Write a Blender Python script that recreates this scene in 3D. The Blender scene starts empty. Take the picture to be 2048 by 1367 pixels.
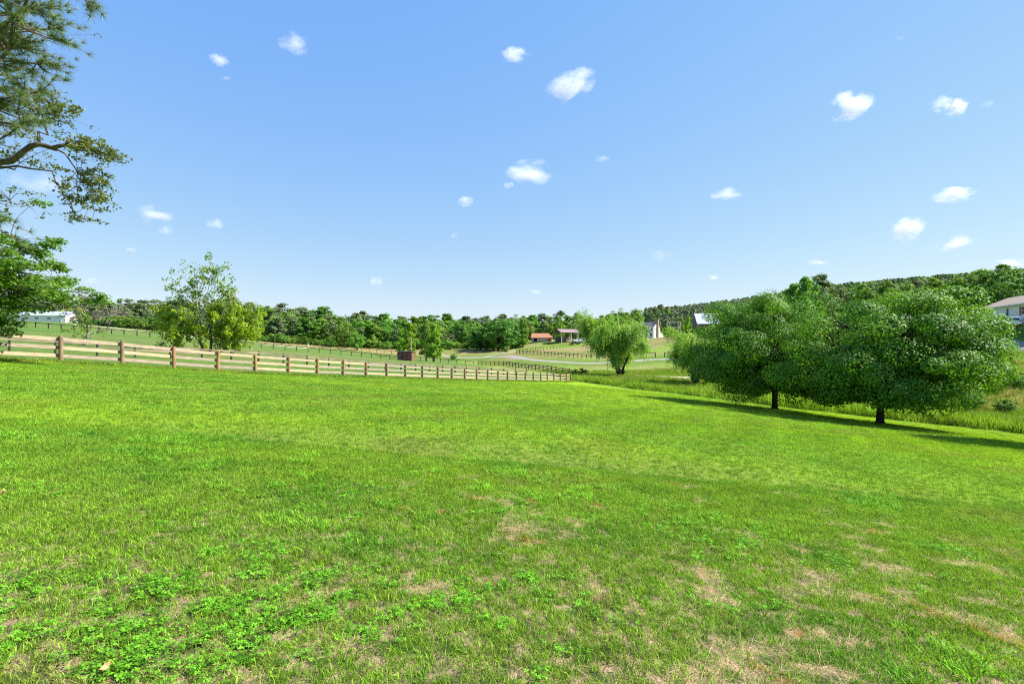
import bpy, math, random
import numpy as np
from mathutils import Vector, Matrix

SC = bpy.context.scene
COL = SC.collection
RNG = np.random.default_rng(7)
random.seed(7)
EYE = 1.7                      # eye height above the turf at the camera
F = 1024.0                     # focal length in photo pixels (18 mm lens on 36 mm)
R = math.radians

# ------------------------------------------------------------------ helpers
def P(px, py, Y):
    """a surveyed point of the place: direction from the camera and distance in depth"""
    return ((px - 1024) / F * Y, Y, EYE + (683.5 - py) / F * Y)

def X(px, Y):
    return (px - 1024) / F * Y

def tag(o, label=None, cat=None, group=None, kind=None):
    if label: o['label'] = label
    if cat: o['category'] = cat
    if group: o['group'] = group
    if kind: o['kind'] = kind
    return o

def empty(name, loc=(0, 0, 0), rz=0.0):
    o = bpy.data.objects.new(name, None)
    o.empty_display_size = 0.3
    COL.objects.link(o)
    o.location = loc
    o.rotation_euler = (0, 0, rz)
    return o

def link(name, me, mat, parent=None, loc=None):
    o = bpy.data.objects.new(name, me)
    COL.objects.link(o)
    if mat is not None and not me.materials:
        for m in (mat if isinstance(mat, (list, tuple)) else [mat]):
            me.materials.append(m)
    if parent is not None: o.parent = parent
    if loc is not None: o.location = loc
    return o

def np_mesh(name, V, Q=None, T=None, fattr=None, smooth=False, vcol=None):
    """mesh from numpy arrays: V (n,3), quads Q (m,4), tris T (k,3)"""
    me = bpy.data.meshes.new(name)
    V = np.asarray(V, dtype=np.float32)
    Q = np.zeros((0, 4), np.int32) if Q is None else np.asarray(Q, np.int32)
    T = np.zeros((0, 3), np.int32) if T is None else np.asarray(T, np.int32)
    me.vertices.add(len(V)); me.vertices.foreach_set('co', V.ravel())
    nl = Q.size + T.size
    me.loops.add(nl)
    me.loops.foreach_set('vertex_index', np.concatenate([Q.ravel(), T.ravel()]).astype(np.int32))
    npoly = len(Q) + len(T)
    me.polygons.add(npoly)
    st = np.concatenate([np.arange(len(Q)) * 4, len(Q) * 4 + np.arange(len(T)) * 3]).astype(np.int32)
    me.polygons.foreach_set('loop_start', st)
    me.update(calc_edges=True)
    if smooth: me.polygons.foreach_set('use_smooth', np.ones(npoly, bool))
    if fattr is not None:
        a = me.attributes.new('v', 'FLOAT', 'FACE'); a.data.foreach_set('value', np.asarray(fattr, np.float32))
    if vcol is not None:
        a = me.attributes.new('col', 'FLOAT_COLOR', 'POINT')
        c = np.ones((len(V), 4), np.float32); c[:, :3] = vcol
        a.data.foreach_set('color', c.ravel())
    me.validate()
    return me

class MB:
    """collects boxes, tubes and polygons into one mesh"""
    def __init__(self): self.v = []; self.f = []
    def poly(self, pts):
        n = len(self.v); self.v += [tuple(p) for p in pts]; self.f.append(tuple(range(n, n + len(pts)))); return self
    def hexa(self, p):          # 8 points: bottom 4, top 4 (ccw)
        n = len(self.v); self.v += [tuple(q) for q in p]
        for a in ((3, 2, 1, 0), (4, 5, 6, 7), (0, 1, 5, 4), (1, 2, 6, 5), (2, 3, 7, 6), (3, 0, 4, 7)):
            self.f.append(tuple(n + i for i in a))
        return self
    def box(self, x0, x1, y0, y1, z0, z1):
        return self.hexa([(x0, y0, z0), (x1, y0, z0), (x1, y1, z0), (x0, y1, z0), (x0, y0, z1), (x1, y0, z1), (x1, y1, z1), (x0, y1, z1)])
    def prism(self, prof, y0, y1):
        """profile in x,z extruded along y"""
        n = len(self.v); k = len(prof)
        self.v += [(x, y0, z) for x, z in prof] + [(x, y1, z) for x, z in prof]
        self.f.append(tuple(n + i for i in range(k))); self.f.append(tuple(n + k + i for i in reversed(range(k))))
        for i in range(k):
            j = (i + 1) % k
            self.f.append((n + j, n + i, n + k + i, n + k + j))
        return self
    def bar(self, a, b, w, h, up=(0, 0, 1)):
        a = Vector(a); b = Vector(b); d = (b - a).normalized(); u = Vector(up)
        s = d.cross(u).normalized() * (w / 2); t = s.cross(d).normalized() * (h / 2)
        return self.hexa([a - s - t, a + s - t, b + s - t, b - s - t, a - s + t, a + s + t, b + s + t, b - s + t])
    def tube(self, pts, rad, n=6, cap=True):
        base = len(self.v); pts = [Vector(p) for p in pts]
        ref = Vector((0.31, 0.91, 0.27))
        for i, p in enumerate(pts):
            d = (pts[min(i + 1, len(pts) - 1)] - pts[max(i - 1, 0)])
            if d.length < 1e-6: d = Vector((0, 0, 1))
            d.normalize()
            s = d.cross(ref)
            if s.length < 1e-3: s = d.cross(Vector((1, 0, 0)))
            s.normalize(); t = d.cross(s)
            for k in range(n):
                a = 2 * math.pi * k / n
                self.v.append(tuple(p + (s * math.cos(a) + t * math.sin(a)) * rad[i]))
        for i in range(len(pts) - 1):
            for k in range(n):
                k2 = (k + 1) % n
                self.f.append((base + i * n + k, base + i * n + k2, base + (i + 1) * n + k2, base + (i + 1) * n + k))
        if cap:
            self.f.append(tuple(base + k for k in reversed(range(n))))
            self.f.append(tuple(base + (len(pts) - 1) * n + k for k in range(n)))
        return self
    def disc(self, c, r, axis='y', t=0.1, n=16):
        c = Vector(c); ax = {'x': Vector((1, 0, 0)), 'y': Vector((0, 1, 0)), 'z': Vector((0, 0, 1))}[axis]
        return self.tube([c - ax * t / 2, c + ax * t / 2], [r, r], n)
    def mesh(self, name, smooth=False):
        me = bpy.data.meshes.new(name); me.from_pydata(self.v, [], self.f)
        if smooth:
            for p in me.polygons: p.use_smooth = True
        me.update(); return me
    def build(self, name, mat, parent=None, smooth=False, bevel=0.0):
        o = link(name, self.mesh(name, smooth), mat, parent)
        if bevel:
            m = o.modifiers.new('bevel', 'BEVEL'); m.width = bevel; m.segments = 2; m.limit_method = 'ANGLE'
        return o

# ---- value noise in numpy (for placing and tinting)
def _h(ix, iy, s):
    n = (ix.astype(np.int64) * 374761393 + iy.astype(np.int64) * 668265263 + s * 1274126177) & 0xffffffff
    n = ((n ^ (n >> 13)) * 1274126177) & 0xffffffff
    return ((n ^ (n >> 16)) & 0xffff) / 65535.0
def vnoise(x, y, s=0):
    ix = np.floor(x); iy = np.floor(y); fx = x - ix; fy = y - iy
    fx = fx * fx * (3 - 2 * fx); fy = fy * fy * (3 - 2 * fy)
    a = _h(ix, iy, s); b = _h(ix + 1, iy, s); c = _h(ix, iy + 1, s); d = _h(ix + 1, iy + 1, s)
    return (a * (1 - fx) + b * fx) * (1 - fy) + (c * (1 - fx) + d * fx) * fy
def fbm(x, y, s=0, o=4):
    t = 0; a = 0.5; n = 0
    for k in range(o):
        t = t + a * vnoise(x * 2 ** k + 17.3 * k, y * 2 ** k - 9.1 * k, s + k); n += a; a *= 0.5
    return t / n
def sstep(a, b, x):
    t = np.clip((x - a) / (b - a), 0, 1); return t * t * (3 - 2 * t)

# ------------------------------------------------------------------ materials
def new_mat(name):
    m = bpy.data.materials.new(name); m.use_nodes = True
    nt = m.node_tree; b = nt.nodes['Principled BSDF']
    return m, nt, b
def N(nt, t, **kw):
    n = nt.nodes.new(t)
    for k, v in kw.items():
        if k in ('op',): n.operation = v
        else: setattr(n, k, v)
    return n
def rgb(c): return (c[0], c[1], c[2], 1)

def leaf_mat(name, dark, light, rough=0.45, trans=0.35, spec=0.5, objvar=0.0, tcol=None):
    m, nt, b = new_mat(name); L = nt.links
    at = N(nt, 'ShaderNodeAttribute'); at.attribute_name = 'v'
    mix = N(nt, 'ShaderNodeMix', data_type='RGBA')
    mix.inputs[6].default_value = rgb(dark); mix.inputs[7].default_value = rgb(light)
    L.new(at.outputs['Fac'], mix.inputs[0])
    out = mix.outputs[2]
    if objvar:
        oi = N(nt, 'ShaderNodeObjectInfo')
        mr = N(nt, 'ShaderNodeMapRange'); mr.inputs[3].default_value = 1 - objvar; mr.inputs[4].default_value = 1 + objvar
        L.new(oi.outputs['Random'], mr.inputs[0])
        hs = N(nt, 'ShaderNodeHueSaturation'); L.new(out, hs.inputs['Color']); L.new(mr.outputs[0], hs.inputs['Value'])
        w = N(nt, 'ShaderNodeMath', op='MULTIPLY'); L.new(oi.outputs['Random'], w.inputs[0]); w.inputs[1].default_value = 7.31
        fr = N(nt, 'ShaderNodeMath', op='FRACT'); L.new(w.outputs[0], fr.inputs[0])
        mr2 = N(nt, 'ShaderNodeMapRange'); mr2.inputs[3].default_value = 0.5 - objvar * 0.07; mr2.inputs[4].default_value = 0.5 + objvar * 0.07
        L.new(fr.outputs[0], mr2.inputs[0]); L.new(mr2.outputs[0], hs.inputs['Hue'])
        out = hs.outputs[0]
    L.new(out, b.inputs['Base Color']); b.inputs['Roughness'].default_value = rough
    b.inputs['Specular IOR Level'].default_value = spec
    tr = N(nt, 'ShaderNodeBsdfTranslucent')
    tm = N(nt, 'ShaderNodeMix', data_type='RGBA', blend_type='MULTIPLY'); tm.inputs[0].default_value = 1
    tm.inputs[7].default_value = rgb(tcol or (1.5, 1.5, 0.6))
    L.new(out, tm.inputs[6]); L.new(tm.outputs[2], tr.inputs[0])
    ms = N(nt, 'ShaderNodeMixShader'); ms.inputs[0].default_value = trans
    L.new(b.outputs[0], ms.inputs[1]); L.new(tr.outputs[0], ms.inputs[2])
    L.new(ms.outputs[0], nt.nodes['Material Output'].inputs['Surface'])
    return m

def rough_mat(name, c1, c2, scale=6.0, rough=0.8, stretch=(1, 1, 1), bump=0.0, metal=0.0, detail=4, lo=0.35, hi=0.65, spec=0.3, objvar=0.0):
    m, nt, b = new_mat(name); L = nt.links
    tc = N(nt, 'ShaderNodeTexCoord'); mp = N(nt, 'ShaderNodeMapping'); mp.inputs['Scale'].default_value = stretch
    L.new(tc.outputs['Object'], mp.inputs[0])
    no = N(nt, 'ShaderNodeTexNoise'); no.inputs['Scale'].default_value = scale; no.inputs['Detail'].default_value = detail
    L.new(mp.outputs[0], no.inputs['Vector'])
    mr = N(nt, 'ShaderNodeMapRange'); mr.inputs[1].default_value = lo; mr.inputs[2].default_value = hi
    L.new(no.outputs['Fac'], mr.inputs[0])
    mix = N(nt, 'ShaderNodeMix', data_type='RGBA'); mix.inputs[6].default_value = rgb(c1); mix.inputs[7].default_value = rgb(c2)
    L.new(mr.outputs[0], mix.inputs[0]); out = mix.outputs[2]
    if objvar:      # boards and posts weather one by one
        oi = N(nt, 'ShaderNodeObjectInfo'); m3 = N(nt, 'ShaderNodeMapRange'); m3.inputs[3].default_value = 1 - objvar; m3.inputs[4].default_value = 1 + objvar * 0.7
        L.new(oi.outputs['Random'], m3.inputs[0]); hs = N(nt, 'ShaderNodeHueSaturation'); L.new(out, hs.inputs['Color']); L.new(m3.outputs[0], hs.inputs['Value']); m4 = N(nt, 'ShaderNodeMath', op='MULTIPLY_ADD'); L.new(oi.outputs['Random'], m4.inputs[0]); m4.inputs[1].default_value = 0.35; m4.inputs[2].default_value = 0.80; L.new(m4.outputs[0], hs.inputs['Saturation']); out = hs.outputs[0]
    L.new(out, b.inputs['Base Color'])
    b.inputs['Roughness'].default_value = rough; b.inputs['Metallic'].default_value = metal
    b.inputs['Specular IOR Level'].default_value = spec
    if bump:
        bp = N(nt, 'ShaderNodeBump'); bp.inputs['Strength'].default_value = bump; bp.inputs['Distance'].default_value = 0.02
        L.new(no.outputs['Fac'], bp.inputs['Height']); L.new(bp.outputs[0], b.inputs['Normal'])
    return m

def wave_mat(name, c1, c2, scale, axis='X', rough=0.5, metal=0.0, bump=0.5):
    """siding, ribbed metal, planks"""
    m, nt, b = new_mat(name); L = nt.links
    tc = N(nt, 'ShaderNodeTexCoord')
    wv = N(nt, 'ShaderNodeTexWave', bands_direction=axis, wave_profile='SAW'); wv.inputs['Scale'].default_value = scale
    wv.inputs['Distortion'].default_value = 0.0
    L.new(tc.outputs['Object'], wv.inputs['Vector'])
    no = N(nt, 'ShaderNodeTexNoise'); no.inputs['Scale'].default_value = 1.3; no.inputs['Detail'].default_value = 5
    L.new(tc.outputs['Object'], no.inputs['Vector'])
    mix = N(nt, 'ShaderNodeMix', data_type='RGBA'); mix.inputs[6].default_value = rgb(c1); mix.inputs[7].default_value = rgb(c2)
    L.new(no.outputs['Fac'], mix.inputs[0]); L.new(mix.outputs[2], b.inputs['Base Color'])
    bp = N(nt, 'ShaderNodeBump'); bp.inputs['Strength'].default_value = bump; bp.inputs['Distance'].default_value = 0.02
    L.new(wv.outputs['Fac'], bp.inputs['Height']); L.new(bp.outputs[0], b.inputs['Normal'])
    b.inputs['Roughness'].default_value = rough; b.inputs['Metallic'].default_value = metal
    return m

M = {}
M['board'] = rough_mat('pale_board', (0.49, 0.375, 0.26), (0.33, 0.245, 0.17), 3.0, 0.75, (1, 1, 9), 0.25, objvar=0.28)
M['board_grey'] = rough_mat('weathered_board', (0.37, 0.27, 0.205), (0.15, 0.105, 0.08), 0.5, 0.8, (1, 1, 6), 0.25, objvar=0.3)
M['post'] = rough_mat('brown_post', (0.34, 0.20, 0.11), (0.22, 0.13, 0.07), 4.0, 0.85, (3, 3, 1), 0.3, objvar=0.18)
M['post_dark'] = rough_mat('dark_post', (0.045, 0.035, 0.028), (0.022, 0.018, 0.015), 5.0, 0.8, (3, 3, 1), 0.2)
M['bark_dark'] = rough_mat('dark_bark', (0.055, 0.042, 0.034), (0.025, 0.02, 0.016), 5.0, 0.9, (2, 2, 0.6), 0.6)
M['bark_grey'] = rough_mat('grey_bark', (0.16, 0.13, 0.105), (0.08, 0.065, 0.05), 4.0, 0.9, (2, 2, 0.6), 0.5)
M['bark_pine'] = rough_mat('pine_bark', (0.17, 0.10, 0.07), (0.07, 0.045, 0.035), 5.0, 0.9, (2, 2, 0.5), 0.6)
M['bark_white'] = rough_mat('pale_mottled_bark', (0.62, 0.58, 0.50), (0.26, 0.21, 0.16), 1.3, 0.8, (1, 1, 0.7), 0.2, lo=0.42, hi=0.6)
def sycamore_bark():
    m = M['bark_white']; nt = m.node_tree; L = nt.links; b = nt.nodes['Principled BSDF']; src = b.inputs['Base Color'].links[0].from_socket
    tc = N(nt, 'ShaderNodeTexCoord'); sp = N(nt, 'ShaderNodeSeparateXYZ'); L.new(tc.outputs['Object'], sp.inputs[0]); no = N(nt, 'ShaderNodeTexNoise'); no.inputs['Scale'].default_value = 1.6; L.new(tc.outputs['Object'], no.inputs['Vector'])
    ad = N(nt, 'ShaderNodeMath', op='MULTIPLY_ADD'); L.new(no.outputs['Fac'], ad.inputs[0]); ad.inputs[1].default_value = 2.4; L.new(sp.outputs[2], ad.inputs[2])
    mr = N(nt, 'ShaderNodeMapRange'); mr.inputs[1].default_value = 4.0; mr.inputs[2].default_value = 5.2; L.new(ad.outputs[0], mr.inputs[0]); mx = N(nt, 'ShaderNodeMix', data_type='RGBA'); L.new(mr.outputs[0], mx.inputs[0]); mx.inputs[6].default_value = rgb((0.15, 0.105, 0.075)); L.new(src, mx.inputs[7]); L.new(mx.outputs[2], b.inputs['Base Color'])
sycamore_bark()          # old brown plates low down, bare white bark above
M['twig'] = rough_mat('bare_twig', (0.36, 0.28, 0.24), (0.20, 0.15, 0.13), 4.0, 0.9)
M['white_wall'] = wave_mat('white_siding', (0.78, 0.78, 0.76), (0.70, 0.70, 0.69), 1.2, 'Z', 0.6)
M['white_trim'] = rough_mat('white_trim', (0.8, 0.8, 0.78), (0.7, 0.7, 0.69), 3, 0.5)
M['roof_metal'] = wave_mat('pale_metal_roof', (0.42, 0.47, 0.58), (0.36, 0.41, 0.51), 0.7, 'X', 0.5, 0.1)
M['roof_slate'] = rough_mat('slate_shingle', (0.14, 0.13, 0.16), (0.08, 0.075, 0.09), 8, 0.85, bump=0.3)
M['roof_brown'] = rough_mat('brown_shingle', (0.31, 0.24, 0.19), (0.22, 0.17, 0.135), 9, 0.85, bump=0.3)
M['roof_red'] = rough_mat('rust_red_roof', (0.47, 0.21, 0.12), (0.36, 0.155, 0.09), 2.0, 0.7)
M['roof_tan'] = rough_mat('brown_metal_roof', (0.26, 0.18, 0.17), (0.20, 0.14, 0.13), 2.0, 0.6)
M['pink_wall'] = rough_mat('pale_pink_wall', (0.62, 0.45, 0.40), (0.5, 0.36, 0.32), 2.0, 0.8)
M['red_wall'] = rough_mat('faded_red_wall', (0.45, 0.17, 0.14), (0.34, 0.13, 0.11), 2.0, 0.8)
M['shed_wall'] = rough_mat('maroon_board', (0.21, 0.085, 0.075), (0.155, 0.065, 0.058), 1.5, 0.8, (4, 4, 0.5), 0.2)
M['dark'] = rough_mat('near_black', (0.02, 0.02, 0.02), (0.012, 0.012, 0.012), 3, 0.9)  # flat near-black; wall panels in it paint the shade inside openings
M['beige'] = rough_mat('beige_block', (0.50, 0.44, 0.36), (0.42, 0.37, 0.3), 3, 0.85)
M['brick'] = rough_mat('brick', (0.44, 0.29, 0.21), (0.33, 0.21, 0.155), 9, 0.85)
M['timber'] = rough_mat('grey_timber', (0.17, 0.13, 0.11), (0.10, 0.08, 0.07), 3, 0.85)
M['timber_pale'] = rough_mat('pale_timber', (0.60, 0.52, 0.44), (0.46, 0.40, 0.34), 3, 0.85)
M['pole'] = rough_mat('pole_timber', (0.24, 0.18, 0.13), (0.15, 0.11, 0.085), 3, 0.9)
M['shutter'] = rough_mat('red_shutter', (0.42, 0.06, 0.05), (0.34, 0.05, 0.045), 3, 0.5)
M['wire'] = rough_mat('wire', (0.03, 0.03, 0.03), (0.02, 0.02, 0.02), 3, 0.6)
M['tyre'] = rough_mat('rubber', (0.02, 0.02, 0.02), (0.012, 0.012, 0.012), 9, 0.9)
M['rim'] = rough_mat('rim_metal', (0.5, 0.5, 0.5), (0.4, 0.4, 0.4), 5, 0.3, metal=0.9)
M['gravel'] = rough_mat('gravel', (0.30, 0.275, 0.25), (0.19, 0.175, 0.16), 3.0, 0.95, bump=0.4, detail=9, lo=0.3, hi=0.7)
M['track'] = rough_mat('pale_track', (0.50, 0.45, 0.36), (0.34, 0.33, 0.2), 1.2, 0.95, detail=8)
def paint(name, c, rough=0.25):
    m, nt, b = new_mat(name); b.inputs['Base Color'].default_value = rgb(c); b.inputs['Roughness'].default_value = rough
    b.inputs['Coat Weight'].default_value = 0.5; return m
M['paint_white'] = paint('white_car_paint', (0.75, 0.75, 0.75)); M['paint_dark'] = paint('dark_car_paint', (0.035, 0.015, 0.017))
M['glass'] = paint('window_glass', (0.02, 0.025, 0.03), 0.05); M['lamp_red'] = paint('tail_lamp_red', (0.4, 0.02, 0.02)); M['lamp'] = paint('clear_lamp', (0.7, 0.7, 0.7), 0.1)

M['pear'] = leaf_mat('pear_leaf', (0.028, 0.120, 0.015), (0.175, 0.335, 0.026), 0.55, 0.33, 0.20)
M['maple'] = leaf_mat('maple_leaf', (0.05, 0.145, 0.015), (0.16, 0.28, 0.028), 0.5, 0.40)
M['locust'] = leaf_mat('limb_leaf', (0.06, 0.105, 0.025), (0.17, 0.19, 0.03), 0.5, 0.30)
M['needle'] = leaf_mat('pine_needle', (0.07, 0.13, 0.04), (0.20, 0.26, 0.09), 0.5, 0.22)
M['sycamore'] = leaf_mat('sycamore_leaf', (0.055, 0.15, 0.018), (0.34, 0.45, 0.015), 0.5, 0.42)
M['willow'] = leaf_mat('willow_leaf', (0.14, 0.28, 0.035), (0.32, 0.48, 0.075), 0.5, 0.40)
M['far_leaf'] = leaf_mat('woodland_leaf', (0.085, 0.20, 0.03), (0.20, 0.35, 0.055), 0.7, 0.30, 0.12, objvar=0.28)
M['far_bright'] = leaf_mat('bright_woodland_leaf', (0.12, 0.27, 0.02), (0.24, 0.40, 0.035), 0.7, 0.35, 0.12, objvar=0.15)
M['far_needle'] = leaf_mat('woodland_pine_needle', (0.10, 0.155, 0.07), (0.23, 0.29, 0.135), 0.7, 0.25, 0.12, objvar=0.22)
M['far_hill'] = leaf_mat('hill_pine_needle', (0.040, 0.062, 0.032), (0.080, 0.105, 0.05), 0.6, 0.2, 0.3)
M['far_oak'] = leaf_mat('oak_leaf', (0.045, 0.15, 0.025), (0.13, 0.27, 0.04), 0.6, 0.30, 0.2, objvar=0.1)

# ------------------------------------------------------------------ terrain
PL = lambda x, y: -1.7 - 0.089 * x - 0.0473 * y
ctrl = []
for x, y in [(-14, -14), (0, -12), (14, -12), (0, 0), (-10, 4), (10, 5), (-10, 14), (6, 16), (18, 15), (0, 28), (14, 32), (28, 28), (5, 50),
             (-5, 36), (22.4, 43.7), (25, 34.8), (8, 82), (16, 76), (22, 66), (26, 54), (31, 47), (36, 42), (45, 30), (52, 12), (14, 60), (36, 10)]:
    ctrl.append((x, y, PL(x, y)))
FENCE_PX = {20: 1051, 21: 1067, 22: 1082, 23: 1095, 24: 1108, 25: 1121, 26: 1133, 27: 1141.5}
def fence_pt(n):
    Y = 23 * (1 + 0.0947 * n)
    px = FENCE_PX.get(n, (122 + 145.8 * n) / (1 + 0.0947 * n))
    return X(px, Y), Y
for n, py in ((0, 727), (1, 733), (2, 740), (3, 745), (4, 748), (6, 753), (8, 755.5), (10, 758), (13, 760.5), (16, 762), (20, 763), (24, 763), (27, 762.5)):
    x, y = fence_pt(n); ctrl.append((x, y, -(py - 683.5) / F * y))
for px, py, Y in [(1240, 751, 97), (1150, 750, 106), (1300, 752.5, 101), (1400, 756, 92), (1500, 760, 86),
                  (880, 714, 205), (1000, 713, 190), (1100, 722, 155), (1180, 726, 142), (1300, 719, 142), (1370, 717, 140), (1500, 712, 130), (1700, 706, 112), (2030, 693, 86),
                  (1033, 707, 190), (1180, 716.5, 160), (1130, 693, 228), (1070, 684, 250), (1140, 683, 242), (1300, 676, 230), (1400, 668, 200), (1345, 673, 205), (1300, 702, 165),
                  (2000, 655, 94), (2060, 662, 88), (2048, 653, 95), (2010, 649, 101), (2100, 662, 86), (1962, 640, 112), (2030, 760, 60), (2048, 832, 46), (1850, 790, 58), (1600, 755, 80),
                  (73, 655, 118), (245, 669, 120), (340, 677, 122), (506, 695, 126), (585, 701, 130), (679, 709, 135), (749, 715.5, 140), (812, 720.5, 146), (869, 723, 156), (919, 727, 160), (956, 730, 160), (1049, 737.5, 130), (1110, 745, 110),
                  (252, 657, 190), (306, 663, 190), (400, 674, 190), (500, 684.5, 190), (556, 690, 192), (646, 697, 195), (711, 701.5, 198), (789, 708, 205), (850, 708, 210),
                  (35, 645, 250), (138, 645, 250), (412, 703, 63), (172, 690, 58), (-6, 704, 40), (742, 741, 66), (1065, 749.5, 92), (940, 747, 82),
                  (250, 655, 232), (540, 682, 236), (800, 693, 250), (1000, 697, 245), (946, 698, 232), (1200, 680, 290), (500, 672, 330), (100, 636, 330), (820, 690, 340), (1050, 672, 340),
                  (1300, 650, 350), (1300, 645, 460), (1600, 640, 300), (1600, 607, 450), (1800, 620, 300), (1800, 592, 420), (2048, 606, 240), (2048, 575, 380), (1900, 640, 190), (1700, 668, 180), (1550, 668, 200)]:
    x, y, z = P(px, py, Y); ctrl.append((x, y, z - EYE))
ctrl += [(-600, 600, 12), (0, 950, 18), (700, 700, 70), (700, 100, 30), (-500, 0, 10), (-160, 20, 6), (-60, 0, 2.6), (150, 0, 2), (0, -80, 0), (-100, -80, 4), (100, -80, -4), (-200, 120, 8), (200, 110, 9), (-300, 300, 10)]
C = np.array(ctrl, float)
def _phi(r2): return 0.5 * r2 * np.log(r2 + 1e-9)
_n = len(C); _d2 = ((C[:, None, :2] - C[None, :, :2]) ** 2).sum(-1) / 1e4
_A = np.zeros((_n + 3, _n + 3)); _A[:_n, :_n] = _phi(_d2) + np.eye(_n) * 2e-5
_A[:_n, _n] = 1; _A[:_n, _n + 1:] = C[:, :2] / 100; _A[_n:, :_n] = _A[:_n, _n:].T
_W = np.linalg.solve(_A, np.concatenate([C[:, 2], np.zeros(3)]))
def ground_z(x, y):
    x = np.atleast_1d(np.asarray(x, float)); y = np.atleast_1d(np.asarray(y, float)); out = np.empty(len(x))
    for i in range(0, len(x), 20000):
        xx = x[i:i + 20000]; yy = y[i:i + 20000]
        d2 = ((xx[:, None] - C[None, :, 0]) ** 2 + (yy[:, None] - C[None, :, 1]) ** 2) / 1e4
        out[i:i + 20000] = _phi(d2) @ _W[:_n] + _W[_n] + (xx * _W[_n + 1] + yy * _W[_n + 2]) / 100
    return out + EYE
def gz(x, y): return float(ground_z(x, y)[0])

FP = [fence_pt(n) for n in range(-5, 28)]
LAWN_EDGE = [(8, 84), (12, 81), (16, 76), (19, 71), (22, 66), (24, 60), (26.2, 54), (28.6, 50), (31, 47), (33.5, 44.4), (36, 42), (40, 37), (45, 30), (50, 18), (52, 0), (52, -30)]
def seg_dist(x, y, pl):
    d = np.full(len(x), 1e9)
    for (ax, ay), (bx, by) in zip(pl[:-1], pl[1:]):
        vx, vy = bx - ax, by - ay; t = np.clip(((x - ax) * vx + (y - ay) * vy) / (vx * vx + vy * vy), 0, 1)
        d = np.minimum(d, np.hypot(x - ax - t * vx, y - ay - t * vy))
    return d
def inside(x, y, pl):
    r = np.zeros(len(x), bool); j = len(pl) - 1
    for i in range(len(pl)):
        xi, yi = pl[i]; xj, yj = pl[j]
        c = ((yi > y) != (yj > y)) & (x < (xj - xi) * (y - yi) / (yj - yi + 1e-12) + xi)
        r ^= c; j = i
    return r
LAWN = FP + LAWN_EDGE + [(-80, -30), (-80, 5)]
def lawn_sd(x, y):
    """positive inside the mown lawn"""
    d = seg_dist(x, y, FP + LAWN_EDGE); return np.where(inside(x, y, LAWN), d, -d)

DRIVE = [P(*p)[:2] for p in ((870, 714, 212), (905, 713.5, 206), (950, 713, 198), (1000, 713, 190), (1050, 717, 172), (1100, 722, 155), (1140, 724.5, 147), (1180, 726, 142), (1240, 723, 141), (1300, 719, 142), (1370, 717, 140), (1500, 712, 130), (1700, 706, 112), (1900, 698, 96), (2030, 693, 86), (2200, 690, 75))]
SPUR = [P(*p)[:2] for p in ((960, 713, 196), (990, 709.5, 204), (1015, 707.8, 212), (1035, 706, 222))]
LOWER = [P(*p)[:2] for p in ((1100, 750, 108), (1150, 750, 106), (1240, 751, 103), (1300, 752.5, 101), (1400, 756, 92), (1500, 760, 86), (1600, 757, 80))]
LANE = [P(*p)[:2] for p in ((150, 650, 182), (195, 654, 182), (252, 660, 181), (306, 666, 181), (400, 676, 181), (500, 686.5, 181), (556, 692, 183), (620, 697, 186))]

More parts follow.
